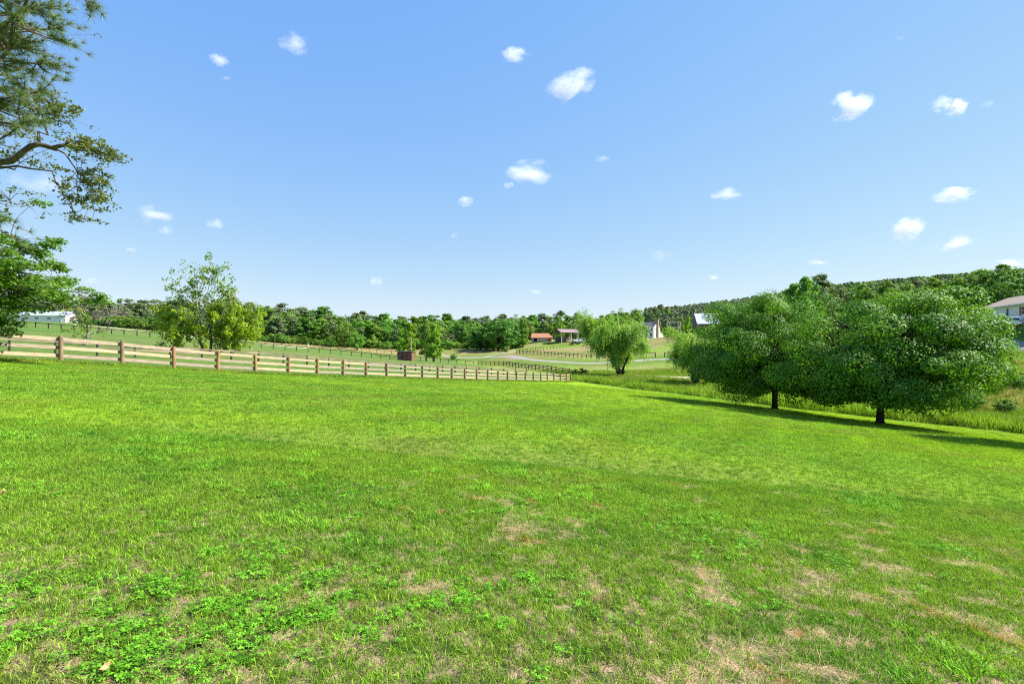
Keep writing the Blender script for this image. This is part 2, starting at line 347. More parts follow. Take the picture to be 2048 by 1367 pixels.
def ground_fields(x, y):
    """true colour of the turf, field by field"""
    sd = lawn_sd(x, y)
    a = fbm(x / 9, y / 9, 3, 4); b = fbm(x / 2.2, y / 2.2, 9, 4); c = fbm(x / 30, y / 30, 21, 3)
    green = np.stack([0.060 + 0.040 * a, 0.150 + 0.050 * a, 0.014 + 0.006 * a], -1)
    def mixc(base, col, f):
        return base * (1 - f[:, None]) + np.asarray(col)[None, :] * f[:, None]
    lawn = mixc(green * np.array([1.35, 1.2, 0.9]), (0.175, 0.275, 0.010), sstep(0.40, 0.70, a) * 0.8)
    lawn = lawn * (1 + 0.25 * sstep(-14, 22, x) * sstep(7, 19, y) * np.array([[1.0], [1.0], [0.2]])).T
    lawn = mixc(lawn, (0.16, 0.20, 0.05), sstep(0.58, 0.80, c * 0.5 + b * 0.5) * 0.4)
    pad = mixc(green * np.array([1.0, 0.82, 1.5]), (0.135, 0.150, 0.045), sstep(0.35, 0.75, fbm(x / 18, y / 12, 31, 4)) * 0.75)
    wild = mixc(np.stack([0.12 + 0.06 * a, 0.19 + 0.05 * a, 0.025 + 0.015 * a], -1), (0.22, 0.19, 0.085), sstep(0.50, 0.74, fbm(x / 7, y / 5, 41, 4)) * 0.8)
    hay = mixc(np.stack([0.21 + 0.05 * b, 0.165 + 0.04 * b, 0.068 + 0.02 * b], -1), (0.12, 0.165, 0.03), sstep(0.48, 0.7, fbm(x / 14, y / 10, 51, 4)) * 0.7)
    out = pad.copy()
    n = (fbm(x / 6, y / 6, 61, 3) - 0.5)
    # valley and bank beyond the mown edge
    k = sstep(-3, 1, x - np.interp(y, [60, 84, 110, 170, 215], [2, 8, 2, -14, -25]) + n * 8)
    out = out * (1 - k[:, None]) + wild * k[:, None]
    # mown verge by the drive
    dd = seg_dist(x, y, DRIVE); k = sstep(13, 7, dd + n * 6) * 0.9; out = out * (1 - k[:, None]) + pad * np.array([1.1, 1.1, 0.8]) * k[:, None]
    # dry hay fields: behind the willow paddock, under the house, along the wood
    for cx, cy, rx, ry in ((X(1115, 190), 190, 22, 22), (X(1320, 200), 200, 30, 22), (X(700, 215), 215, 60, 9), (X(900, 225), 228, 28, 13), (X(560, 210), 208, 50, 9), (95, 62, 40, 14)):
        k = sstep(1.25, 0.75, np.hypot((x - cx) / rx, (y - cy) / ry) + n * 0.5); out = out * (1 - k[:, None]) + hay * k[:, None]
    k = sstep(-0.25, 0.25, sd + n * 0.6); out = out * (1 - k[:, None]) + lawn * k[:, None]
    return out, sd

us = np.linspace(-3.55, 3.55, 440); gx = 40 * np.sinh(us)
vs = np.linspace(-1.3, 4.0, 440); gy = 40 * np.sinh(vs)
GX, GY = np.meshgrid(gx, gy); GXf, GYf = GX.ravel(), GY.ravel()
GZf = ground_z(GXf, GYf)
gcol, gsd = ground_fields(GXf, GYf)
nx, ny = len(gx), len(gy)
ii = (np.arange(ny - 1)[:, None] * nx + np.arange(nx - 1)[None, :]).ravel()
gm = np_mesh('ground', np.stack([GXf, GYf, GZf], -1), np.stack([ii, ii + 1, ii + nx + 1, ii + nx], -1), smooth=True, vcol=gcol)
_a = gm.attributes.new('lawn', 'FLOAT', 'POINT'); _a.data.foreach_set('value', np.clip(gsd, -5, 5).astype(np.float32))

def dry_field(x, y):
    """bare, straw-coloured wear in the near turf (0..1)"""
    near = sstep(15, 4.5, np.hypot(x * 0.8, y)) * sstep(-2.6, 1.2, x + 0.1 * y) * 0.9 + 0.10
    f = fbm(x / 0.34, y / 0.24, 71, 4) * 0.72 + fbm(x / 1.2, y / 0.8, 77, 3) * 0.28
    return sstep(0.685 - 0.135 * near, 0.785 - 0.135 * near, f) * np.clip(near * 1.2, 0, 1)
def clover_field(x, y):
    f = fbm(x / 0.16, y / 0.16, 83, 3)
    k = sstep(1.6, 0.5, np.hypot((x + 2.3) / 1.15, (y - 3.05) / 0.50)) + 0.8 * sstep(1.6, 0.5, np.hypot((x + 1.2) / 0.9, (y - 3.55) / 0.42)) + 0.3 * sstep(0.60, 0.75, fbm(x / 1.0, y / 1.0, 89, 2)) * sstep(9, 5, y)
    return np.clip(sstep(0.40, 0.62, f) * k, 0, 1) * 0.55

def make_ground_mat():
    m, nt, b = new_mat('turf'); L = nt.links
    at = N(nt, 'ShaderNodeAttribute'); at.attribute_name = 'col'
    geo = N(nt, 'ShaderNodeNewGeometry')
    def noise(scale, det=4, vec=None):
        n = N(nt, 'ShaderNodeTexNoise'); n.inputs['Scale'].default_value = scale; n.inputs['Detail'].default_value = det
        L.new(vec or geo.outputs['Position'], n.inputs['Vector']); return n
    n1 = noise(0.7, 8); n2 = noise(7.0, 8); n3 = noise(55.0, 4)
    ad = N(nt, 'ShaderNodeMath', op='ADD'); L.new(n1.outputs['Fac'], ad.inputs[0]); L.new(n2.outputs['Fac'], ad.inputs[1])
    ad2 = N(nt, 'ShaderNodeMath', op='ADD'); L.new(ad.outputs[0], ad2.inputs[0]); L.new(n3.outputs['Fac'], ad2.inputs[1])
    mr = N(nt, 'ShaderNodeMapRange'); mr.inputs[1].default_value = 1.0; mr.inputs[2].default_value = 2.0; mr.inputs[3].default_value = 0.55; mr.inputs[4].default_value = 1.45
    L.new(ad2.outputs[0], mr.inputs[0])
    mu = N(nt, 'ShaderNodeMix', data_type='RGBA', blend_type='MULTIPLY'); mu.inputs[0].default_value = 1
    L.new(at.outputs['Color'], mu.inputs[6]); L.new(mr.outputs[0], mu.inputs[7])
    # thatch and soil close by, where the blades stand as geometry
    sep = N(nt, 'ShaderNodeSeparateXYZ'); L.new(geo.outputs['Position'], sep.inputs[0])
    cx = N(nt, 'ShaderNodeCombineXYZ'); L.new(sep.outputs[0], cx.inputs[0]); L.new(sep.outputs[1], cx.inputs[1])
    ln = N(nt, 'ShaderNodeVectorMath', op='LENGTH'); L.new(cx.outputs[0], ln.inputs[0])
    nd = N(nt, 'ShaderNodeMapRange'); nd.inputs[1].default_value = 5; nd.inputs[2].default_value = 13; nd.inputs[3].default_value = 1; nd.inputs[4].default_value = 0
    L.new(ln.outputs['Value'], nd.inputs[0])
    th = N(nt, 'ShaderNodeMix', data_type='RGBA'); th.inputs[6].default_value = rgb((0.30, 0.215, 0.125)); th.inputs[7].default_value = rgb((0.055, 0.075, 0.022))
    t2 = N(nt, 'ShaderNodeMapRange'); t2.inputs[1].default_value = 0.4; t2.inputs[2].default_value = 0.6; L.new(n2.outputs['Fac'], t2.inputs[0]); L.new(t2.outputs[0], th.inputs[0])
    mm = N(nt, 'ShaderNodeMix', data_type='RGBA'); L.new(nd.outputs[0], mm.inputs[0]); L.new(mu.outputs[2], mm.inputs[6]); L.new(th.outputs[2], mm.inputs[7])
    L.new(mm.outputs[2], b.inputs['Base Color']); b.inputs['Roughness'].default_value = 0.95; b.inputs['Specular IOR Level'].default_value = 0.1
    bp = N(nt, 'ShaderNodeBump'); bp.inputs['Strength'].default_value = 0.7; bp.inputs['Distance'].default_value = 0.06
    L.new(ad2.outputs[0], bp.inputs['Height']); L.new(bp.outputs[0], b.inputs['Normal'])
    return m
tag(link('ground', gm, make_ground_mat()), 'rolling turf of the lawn, paddocks and hill', None, None, 'structure')

def ribbon(name, pts, w, mat, lift, label):
    pts = [Vector((p[0], p[1], 0)) for p in pts]
    fine = []
    for i in range(len(pts) - 1):
        p0 = pts[max(i - 1, 0)]; p1 = pts[i]; p2 = pts[i + 1]; p3 = pts[min(i + 2, len(pts) - 1)]
        for k in range(8):
            t = k / 8
            fine.append(0.5 * ((2 * p1) + (p2 - p0) * t + (2 * p0 - 5 * p1 + 4 * p2 - p3) * t * t + (3 * p1 - p0 - 3 * p2 + p3) * t ** 3))
    fine.append(pts[-1])
    V = []; nc = 5
    for i, p in enumerate(fine):
        d = (fine[min(i + 1, len(fine) - 1)] - fine[max(i - 1, 0)]).normalized(); s = Vector((-d.y, d.x, 0))
        ww = w * (1 + 0.25 * math.sin(i * 0.7) * math.sin(i * 0.23 + 1))
        for k in range(nc): q = p + s * ww * (k / (nc - 1) - 0.5); V.append((q.x, q.y))
    V = np.array(V); Z = ground_z(V[:, 0], V[:, 1]) + lift
    e = np.tile(np.array([-0.6, 0.7, 1, 0.7, -0.6]), len(fine)); Z = Z - lift * (1 - e) * 1.0
    i0 = (np.arange(len(fine) - 1)[:, None] * nc + np.arange(nc - 1)[None, :]).ravel()
    me = np_mesh(name, np.column_stack([V, Z]), np.stack([i0, i0 + 1, i0 + nc + 1, i0 + nc], -1), smooth=True)
    return tag(link(name, me, mat), label, None, None, 'structure')
ribbon('gravel_drive', DRIVE, 4.2, M['gravel'], 0.14, 'grey gravel drive curving through the valley')
ribbon('gravel_spur', SPUR, 3.2, M['gravel'], 0.14, 'short gravel spur leaving the drive')
ribbon('lower_track', LOWER, 3.0, M['track'], 0.12, 'pale farm track along the valley bottom')
ribbon('farm_lane', LANE, 2.6, M['track'], 0.14, 'pale farm lane beside the far paddock fence')

# ------------------------------------------------------------------ turf blades (stuff)
def blade_mat():
    m, nt, b = new_mat('grass_blade'); L = nt.links
    at = N(nt, 'ShaderNodeAttribute', attribute_type='INSTANCER'); at.attribute_name = 'tint'
    av = N(nt, 'ShaderNodeAttribute'); av.attribute_name = 'v'
    mr = N(nt, 'ShaderNodeMapRange'); mr.inputs[3].default_value = 0.42; mr.inputs[4].default_value = 1.6; L.new(av.outputs['Fac'], mr.inputs[0])
    mu = N(nt, 'ShaderNodeMix', data_type='RGBA', blend_type='MULTIPLY'); mu.inputs[0].default_value = 1
    L.new(at.outputs['Color'], mu.inputs[6]); L.new(mr.outputs[0], mu.inputs[7])
    # a few straw-coloured blades in every tuft
    gt = N(nt, 'ShaderNodeMath', op='GREATER_THAN'); L.new(av.outputs['Fac'], gt.inputs[0]); gt.inputs[1].default_value = 0.93
    st = N(nt, 'ShaderNodeMix', data_type='RGBA'); L.new(gt.outputs[0], st.inputs[0]); L.new(mu.outputs[2], st.inputs[6]); st.inputs[7].default_value = rgb((0.34, 0.27, 0.13))
    L.new(st.outputs[2], b.inputs['Base Color']); b.inputs['Roughness'].default_value = 0.6; b.inputs['Specular IOR Level'].default_value = 0.08
    tr = N(nt, 'ShaderNodeBsdfTranslucent'); tm = N(nt, 'ShaderNodeMix', data_type='RGBA', blend_type='MULTIPLY'); tm.inputs[0].default_value = 1
    tm.inputs[7].default_value = rgb((1.35, 1.35, 0.7)); L.new(st.outputs[2], tm.inputs[6]); L.new(tm.outputs[2], tr.inputs[0])
    ms = N(nt, 'ShaderNodeMixShader'); ms.inputs[0].default_value = 0.3
    L.new(b.outputs[0], ms.inputs[1]); L.new(tr.outputs[0], ms.inputs[2]); L.new(ms.outputs[0], nt.nodes['Material Output'].inputs['Surface'])
    return m
M['blade'] = blade_mat()

def blades(name, nb, rad, hmin, hmax, wid, lean, rng, seg=2, flat=0.0):
    V = []; Q = []; T = []; fv = []
    for k in range(nb):
        r = rad * math.sqrt(rng.random()); a = rng.random() * 6.283
        bx, by = r * math.cos(a), r * math.sin(a); h = rng.uniform(hmin, hmax); d = rng.random() * 6.283
        ln = lean * rng.uniform(0.3, 1.2); w = wid * rng.uniform(0.7, 1.3); fa = rng.random() * 6.283
        sx, sy = math.cos(fa) * w / 2, math.sin(fa) * w / 2; n0 = len(V)
        for s in range(seg + 1):
            t = s / seg; off = h * ln * t * t * (1 + flat); zz = h * (t - flat * t * 0.85) * (1 - 0.25 * ln * t)
            cx, cy = bx + math.cos(d) * off, by + math.sin(d) * off
            if s < seg:
                ww = 1 - 0.35 * t; V += [(cx - sx * ww, cy - sy * ww, zz), (cx + sx * ww, cy + sy * ww, zz)]
            else: V.append((cx, cy, zz))
        v = rng.random()
        for s in range(seg - 1): Q.append((n0 + 2 * s, n0 + 2 * s + 1, n0 + 2 * s + 3, n0 + 2 * s + 2)); 
        T.append((n0 + 2 * seg - 2, n0 + 2 * seg - 1, n0 + 2 * seg)); fv.append(v)
    fvq = np.repeat(np.array(fv), seg - 1)
    return np_mesh(name, V, Q, T, np.concatenate([fvq, np.array(fv)]))

def clover(name, nl, rad, rng):
    V = []; Q = []; fv = []
    for k in range(nl):
        r = rad * math.sqrt(rng.random()); a = rng.random() * 6.283; cx, cy = r * math.cos(a), r * math.sin(a); z = rng.uniform(0.02, 0.05)
        a0 = rng.random() * 6.283; s = rng.uniform(0.008, 0.014); tx, ty = rng.normal(0, 0.25, 2); v = rng.random() * 0.9
        for j in range(3):
            b = a0 + j * 2.094; ux, uy = math.cos(b), math.sin(b); px, py = -uy, ux; n0 = len(V)
            for (f, g) in ((0.05, 0), (0.9, -0.62), (1.6, 0), (0.9, 0.62)):
                x = (ux * f + px * g) * s; y = (uy * f + py * g) * s
                V.append((cx + x, cy + y, z + x * tx + y * ty + abs(g) * s * 0.25))
            Q.append((n0, n0 + 1, n0 + 2, n0 + 3)); fv.append(v)
    return np_mesh(name, V, Q, None, fv)

def scatter(name, label, srcs, xs, ys, rot, scl, idx, tint, zoff=0.0):
    """stuff: one object; a blade tuft on each of its points (node instances of plain geometry)"""
    zs = ground_z(xs, ys) + zoff
    me = bpy.data.meshes.new(name); me.vertices.add(len(xs))
    me.vertices.foreach_set('co', np.column_stack([xs, ys, zs]).astype(np.float32).ravel())
    def attr(n, t, d, arr):
        a = me.attributes.new(n, t, 'POINT'); a.data.foreach_set(d, np.ascontiguousarray(arr).ravel())
    attr('rot', 'FLOAT_VECTOR', 'vector', rot.astype(np.float32)); attr('scl', 'FLOAT_VECTOR', 'vector', scl.astype(np.float32)); attr('idx', 'INT', 'value', idx.astype(np.int32))
    c = np.ones((len(xs), 4), np.float32); c[:, :3] = tint; attr('tint', 'FLOAT_COLOR', 'color', c)
    o = link(name, me, M['blade']); tag(o, label, None, None, 'stuff')
    ng = bpy.data.node_groups.new(name + '_scatter', 'GeometryNodeTree')
    ng.interface.new_socket('Geometry', in_out='INPUT', socket_type='NodeSocketGeometry'); ng.interface.new_socket('Geometry', in_out='OUTPUT', socket_type='NodeSocketGeometry')
    gi = ng.nodes.new('NodeGroupInput'); go = ng.nodes.new('NodeGroupOutput')
    g2i = ng.nodes.new('GeometryNodeGeometryToInstance')
    for s in reversed(srcs):
        so = bpy.data.objects.new(name + '_tuft', s); s.materials.clear(); s.materials.append(M['blade'])
        oi = ng.nodes.new('GeometryNodeObjectInfo'); oi.inputs['Object'].default_value = so; oi.inputs['As Instance'].default_value = False
        ng.links.new(oi.outputs['Geometry'], g2i.inputs[0])
    iop = ng.nodes.new('GeometryNodeInstanceOnPoints'); iop.inputs['Pick Instance'].default_value = True
    def na(n, t):
        a = ng.nodes.new('GeometryNodeInputNamedAttribute'); a.data_type = t; a.inputs['Name'].default_value = n; return a.outputs[0]
    e2r = ng.nodes.new('FunctionNodeEulerToRotation'); ng.links.new(na('rot', 'FLOAT_VECTOR'), e2r.inputs[0])
    ng.links.new(gi.outputs[0], iop.inputs['Points']); ng.links.new(g2i.outputs[0], iop.inputs['Instance'])
    ng.links.new(na('idx', 'INT'), iop.inputs['Instance Index']); ng.links.new(e2r.outputs[0], iop.inputs['Rotation']); ng.links.new(na('scl', 'FLOAT_VECTOR'), iop.inputs['Scale'])
    ng.links.new(iop.outputs[0], go.inputs[0])
    md = o.modifiers.new('scatter', 'NODES'); md.node_group = ng
    return o

rg = np.random.default_rng(11)
def wedge(y0, y1, n, rng, side=1.22, pad=1.5, power=1.0):
    """uniform points in the ground in front of the camera and a little to either side"""
    y = np.sqrt(rng.random(n) * (y1 ** 2 - y0 ** 2) + y0 ** 2) if power == 1 else y0 * (y1 / y0) ** rng.random(n)
    x = (rng.random(n) * 2 - 1) * (side * y + pad); return x, y
def lawn_tint(x, y, rng):
    a = fbm(x / 2.0, y / 1.6, 101, 4); b = fbm(x / 0.7, y / 0.7, 107, 3); c = fbm(x / 11, y / 7, 113, 3); r = rng.random(len(x))
    t = np.stack([0.160 + 0.095 * a + 0.09 * (b - 0.5), 0.315 + 0.12 * a + 0.08 * (b - 0.5), 0.026 + 0.016 * b], -1)
    k = np.clip(sstep(0.42, 0.72, c) * 0.5 + 0.85 * sstep(-10, 22, x) * sstep(7, 19, y), 0, 1.25)[:, None]; t = t * (1 - 0.6 * k) + np.array([0.36, 0.52, 0.010]) * 0.6 * k          # yellow-green sweeps
    k = sstep(0.55, 0.72, a)[:, None] * 0.5; t = t * (1 - k) + np.array([0.25, 0.28, 0.06]) * k                    # olive, drier
    k = sstep(0.56, 0.70, fbm(x / 1.1, y / 0.9, 127, 3))[:, None] * 0.42; t = t * (1 - k) + np.array([0.090, 0.26, 0.025]) * k   # deeper green
    mow = np.sin((x * 0.89 - y * 0.45) * 2 * math.pi / 2.6 + 1.5 * fbm(x / 8, y / 8, 181, 2)) * sstep(6, 14, y)
    t = t * (1 + 0.09 * mow)[:, None]
    return t * (0.62 + 0.62 * r + 0.45 * (fbm(x / 0.16, y / 0.16, 173, 2) - 0.5))[:, None]

def build_lawn():
    rng = rg; src = []
    for k in range(4): src.append(blades('tuft', 18, 0.055, 0.022, 0.055, 0.0042, 0.95, rng))
    for k in range(2): src.append(clover('tuft', 15, 0.075, rng))
    for k in range(2): src.append(blades('tuft', 14, 0.07, 0.05, 0.11, 0.0022, 0.9, rng, 2, 0.85))       # flat straw
    for k in range(2): src.append(blades('tuft', 11, 0.035, 0.05, 0.09, 0.0070, 0.9, rng, 3))            # coarse clump
    for k in range(3): src.append(blades('tuft', 60, 0.22, 0.02, 0.05, 0.010, 0.8, rng))                 # wider patches, farther off
    X1, Y1 = wedge(1.3, 9, 84000, rng, 1.25, 1.5)
    X2, Y2 = wedge(9, 26, 120000, rng, 1.2, 1.5); keep = rng.random(len(Y2)) < (9 / Y2) ** 0.9; X2, Y2 = X2[keep], Y2[keep]
    X3, Y3 = wedge(11, 84, 150000, rng, 1.15, 2); keep = rng.random(len(Y3)) < np.minimum(1, (Y3 - 10) / 10) * np.minimum(1, 30 / Y3) * sstep(84, 50, Y3); X3, Y3 = X3[keep], Y3[keep]
    x = np.concatenate([X1, X2, X3]); y = np.concatenate([Y1, Y2, Y3]); far = np.concatenate([np.zeros(len(X1) + len(X2)), np.ones(len(X3))]) > 0
    sd = lawn_sd(x, y); ok = sd > -0.1
    x, y, far = x[ok], y[ok], far[ok]; n = len(x)
    dry = dry_field(x, y); clo = clover_field(x, y); r = rng.random(n); r2 = rng.random(n)
    idx = rng.integers(0, 4, n); idx[far] = 10 + rng.integers(0, 3, far.sum())
    tint = lawn_tint(x, y, rng); s = rng.uniform(0.75, 1.25, n) * np.where(far, 1.0, np.clip((y / 6) ** 0.2, 0.9, 1.25))
    # coarse bright clumps
    cf = sstep(0.60, 0.70, fbm(x / 0.45, y / 0.45, 131, 2)) * sstep(0.45, 0.6, fbm(x / 3, y / 3, 137, 2))
    k = (~far) & (r2 < cf * 0.55) & (y < 10); idx[k] = 8 + rng.integers(0, 2, k.sum()); tint[k] *= np.array([0.95, 1.1, 1.1])
    k = (~far) & (r < clo * 0.92); idx[k] = 4 + rng.integers(0, 2, k.sum()); tint[k] = np.array([0.135, 0.35, 0.022]) * (0.75 + 0.5 * r2[k])[:, None]; s[k] *= 0.95
    k = (~far) & (r < dry * 0.60) & (clo < 0.4); idx[k] = 6 + rng.integers(0, 2, k.sum()); tint[k] = np.array([0.64, 0.50, 0.28]) * (0.6 + 0.7 * r2[k])[:, None]; s[k] *= 1.0
    k2 = (~far) & (dry > 0.5) & ~k & (r2 > 0.5); s[k2] *= 0.7
    f3 = far & (dry > 0.45); tint[f3] = tint[f3] * 0.75 + np.array([0.40, 0.32, 0.17]) * 0.12
    # orange tinged sorrel here and there in the worn turf
    k = (~far) & (dry > 0.15) & (r2 > 0.45) & (fbm(x / 0.22, y / 0.22, 149, 2) > 0.74); tint[k] = np.array([0.50, 0.29, 0.08]) * (0.7 + 0.5 * r2[k])[:, None]
    rot = np.column_stack([rng.normal(0, 0.12, n), rng.normal(0, 0.12, n), rng.random(n) * 6.283])
    scl = np.column_stack([s, s, s * rng.uniform(0.8, 1.2, n)])
    return scatter('lawn_grass', 'mown lawn grass with clover and straw patches', src, x, y, rot, scl, idx, tint)
build_lawn()

def build_tall():
    rng = rg; src = []
    for k in range(4): src.append(blades('tuft', 42, 0.30, 0.35, 0.85, 0.022, 0.45, rng, 3))
    for k in range(2): src.append(blades('tuft', 60, 0.40, 0.15, 0.38, 0.022, 0.6, rng, 2))
    n = 150000
    y = rng.uniform(6, 118, n); x = rng.uniform(-2, 105, n)
    sd = lawn_sd(x, y); den = sstep(-0.1, -0.7, sd) * np.clip(1.15 - (-sd) / 60, 0.25, 1)
    vall = sstep(0, 4, x - np.interp(y, [60, 84, 110], [6.5, 8.5, 4]))
    dd = np.minimum(seg_dist(x, y, DRIVE), seg_dist(x, y, LOWER)); clear = sstep(1.7, 3.0, dd)
    keep = (rng.random(n) < den * vall * clear * (0.35 + 0.65 * sstep(0.3, 0.55, fbm(x / 4, y / 4, 151, 3)))) & (np.abs(x) < 1.2 * y + 6); x, y = x[keep], y[keep]
    # unmown strip under the near fence
    m = 9000; t = rng.random(m) * (len(FP) - 1); i = t.astype(int); fr = t - i; A = np.array(FP)
    fx = A[i, 0] * (1 - fr) + A[i + 1, 0] * fr + rng.normal(0, 0.22, m); fy = A[i, 1] * (1 - fr) + A[i + 1, 1] * fr + rng.normal(0, 0.22, m)
    nb = len(x); x = np.concatenate([x, fx]); y = np.concatenate([y, fy]); n = len(x); low = np.arange(n) >= nb
    hn = fbm(x / 6, y / 4, 157, 3); dryk = sstep(0.50, 0.68, fbm(x / 5, y / 3, 163, 4)) * (0.35 + 0.65 * sstep(-6, -20, lawn_sd(x, y))); r = rng.random(n)
    idx = np.where((r < 0.55) & ~low, rng.integers(0, 4, n), 4 + rng.integers(0, 2, n))
    tint = np.stack([0.17 + 0.10 * hn, 0.32 + 0.09 * hn, 0.028 + 0.01 * hn], -1)
    tint = tint * (1 - 0.7 * dryk[:, None]) + np.array([0.42, 0.34, 0.15]) * 0.7 * dryk[:, None]
    tint[low] = lawn_tint(x[low], y[low], rng) * 0.9
    tint *= (0.7 + 0.6 * r)[:, None]
    s = rng.uniform(0.6, 1.25, n) * (0.65 + 0.7 * hn); s[low] = rng.uniform(0.35, 0.75, low.sum()); s *= 0.35 + 0.65 * sstep(2, 13, np.where(low, 99, seg_dist(x, y, LOWER)))
    edge = sstep(-7, -1.5, lawn_sd(x, y)) * sstep(4, 12, x) * ~low; s *= 1 + 0.45 * edge; tint = tint * (1 - 0.6 * edge[:, None]) + np.array([0.27, 0.45, 0.03]) * (0.7 + 0.6 * r)[:, None] * 0.6 * edge[:, None]
    rot = np.column_stack([rng.normal(0, 0.1, n), rng.normal(0, 0.1, n), rng.random(n) * 6.283])
    return scatter('tall_grass', 'rank unmown grass beyond the lawn edge and under the fence', src, x, y, rot, np.column_stack([s, s, s]), idx, tint, -0.03)
build_tall()

# ------------------------------------------------------------------ trees
def unit(v): return v / (np.linalg.norm(v, axis=-1, keepdims=True) + 1e-9)
def leaf_quads(Cn, Nn, L, W, rng, fold=0.12, tang=None):
    """diamond leaves at Cn facing Nn"""
    n = len(Cn); Nn = unit(Nn)
    t = rng.normal(size=(n, 3)) if tang is None else tang
    t = unit(t - (t * Nn).sum(1, keepdims=True) * Nn); b = np.cross(Nn, t)
    L = (L * rng.uniform(0.7, 1.3, n))[:, None]; W = (W * rng.uniform(0.7, 1.3, n))[:, None]
    V = np.empty((n, 4, 3)); V[:, 0] = Cn - t * L / 2; V[:, 2] = Cn + t * L / 2
    V[:, 1] = Cn - b * W / 2 + Nn * W * fold; V[:, 3] = Cn + b * W / 2 + Nn * W * fold
    return V.reshape(-1, 3), np.arange(n * 4).reshape(n, 4)
def cluster_pts(cs, rs, m, rng, flat=0.75, shell=0.4):
    """m points around every cluster centre, and their outward directions"""
    k = len(cs); d = unit(rng.normal(size=(k * m, 3))); r = np.repeat(rs, m) * (shell + (1 - shell) * rng.random(k * m) ** 0.6)
    off = d * r[:, None]; off[:, 2] *= flat
    return np.repeat(cs, m, 0) + off, d
def grow(rng, p, d, length, r0, r1, n=6, jit=0.12, grav=0.0):
    """a wandering limb: points and radii"""
    pts = [np.array(p, float)]; d = np.array(d, float); d /= np.linalg.norm(d); rad = [r0]
    for i in range(n):
        d = d + rng.normal(0, jit, 3) + np.array([0, 0, grav]); d /= np.linalg.norm(d)
        pts.append(pts[-1] + d * length / n); rad.append(r0 + (r1 - r0) * (i + 1) / n)
    return pts, rad
def reach(rng, p, q, r0, r1, n=5, bow=0.15):
    """a limb from p to q, bowed upward at first"""
    p = np.array(p, float); q = np.array(q, float); L = np.linalg.norm(q - p); j = rng.normal(0, 0.06 * L, (n + 1, 3)); j[0] = 0; j[-1] = 0
    return [p + (q - p) * (i / n) + np.array([0, 0, bow * L * math.sin(math.pi * i / n)]) + j[i] for i in range(n + 1)], [r0 + (r1 - r0) * i / n for i in range(n + 1)]
def crown_obj(name, V, Q, v, mat, parent):
    return link(name, np_mesh(name, V, Q, None, v), mat, parent)

# --- the two big round pears at the lawn's edge
def pear(loc, rx, ry, h, skirt, nc, nl, seed, label, lean=0.0):
    rng = np.random.default_rng(seed); root = empty('pear_tree', loc)
    tag(root, label, 'tree')
    cs = []; rs = []
    while len(cs) < nc:
        d = unit(rng.normal(size=3)); u = d[2]
        el = 0.52 + 0.48 * u if u > -0.2 else 0.52 + 0.48 * u
        rad = (0.80 + 0.25 * vnoise(np.array([d[0] * 2.2 + 9]), np.array([d[1] * 2.2 + u * 1.7 + seed]), seed)[0])
        s = rng.random() ** 0.28 * rad
        c = np.array([d[0] * rx * s, d[1] * ry * s, skirt + (h - skirt) * (0.36 + 0.64 * u * s if u > 0 else 0.36 + 0.40 * u * s)])
        c[0] += lean * c[2] * 0.1
        rr = math.hypot(c[0] / rx, c[1] / ry)
        if rr < 0.32 and c[2] < h * 0.45: continue           # open fork above the bole
        c[2] -= 0.9 * max(0, rr - 0.55) * (1 if u < 0.3 else 0)  # skirts sweep down
        cs.append(c); rs.append(rng.uniform(0.65, 1.4))
    cs = np.array(cs); rs = np.array(rs)
    mb = MB(); fork = np.array([0.05, 0, 1.55])
    mb.tube([(0, 0, -0.4), (0, 0, 0.0), (0.02, 0, 0.25), (0.03, 0, 0.9), tuple(fork + [0, 0, 0.25])], [0.42, 0.36, 0.25, 0.22, 0.24], 12)
    order = rng.permutation(nc)
    for i in order[:46]:
        c = cs[i]; pts, rad = reach(rng, fork + rng.normal(0, 0.06, 3), c, 0.11, 0.02, 6, 0.16); mb.tube(pts, rad, 6)
        for j in np.argsort(((cs - c) ** 2).sum(1))[1:6]:
            pp, rr_ = reach(rng, pts[3], cs[j], 0.045, 0.012, 4, 0.08); mb.tube(pp, rr_, 4)
    mb.build('trunk', M['bark_dark'], root, True)
    rs = rs * 1.15; m = nl // nc; Pp, d = cluster_pts(cs, rs, m, rng, 0.62, 0.55)
    ctr = np.array([0, 0, h * 0.4]); out = unit(Pp - ctr)
    nn = out * 0.45 + d * 0.9 + rng.normal(0, 0.42, Pp.shape) + np.array([0, 0, 0.35])
    V, Q = leaf_quads(Pp, nn, 0.165, 0.105, rng, 0.16)
    cv = np.repeat(rng.random(nc), m) * 0.5 + rng.random(len(Pp)) * 0.5
    crown_obj('crown', V, Q, cv, M['pear'], root)
    return root
# a third pear, out of view to the right, whose shadow lies on the lawn
pC = (32.6, 25.3)
pear((pC[0], pC[1], gz(*pC)), 3.2, 3.2, 15.5, 1.3, 300, 70000, 23, 'tall narrow pear tree right of the spreading pear, casting the second shadow on the lawn')
pA = (22.4, 43.7); pB = (25.0, 34.8)
pear((pA[0], pA[1], gz(*pA)), 6.9, 6.4, 9.4, 1.25, 215, 112000, 21, 'round dark green pear tree at the lawn edge with the bole farther from the camera', -1.0)
pear((pB[0] , pB[1], gz(*pB)), 7.2, 6.2, 9.35, 1.25, 235, 128000, 22, 'large spreading pear tree with glossy leaves, the nearer of the two at the lawn edge', 0.7)

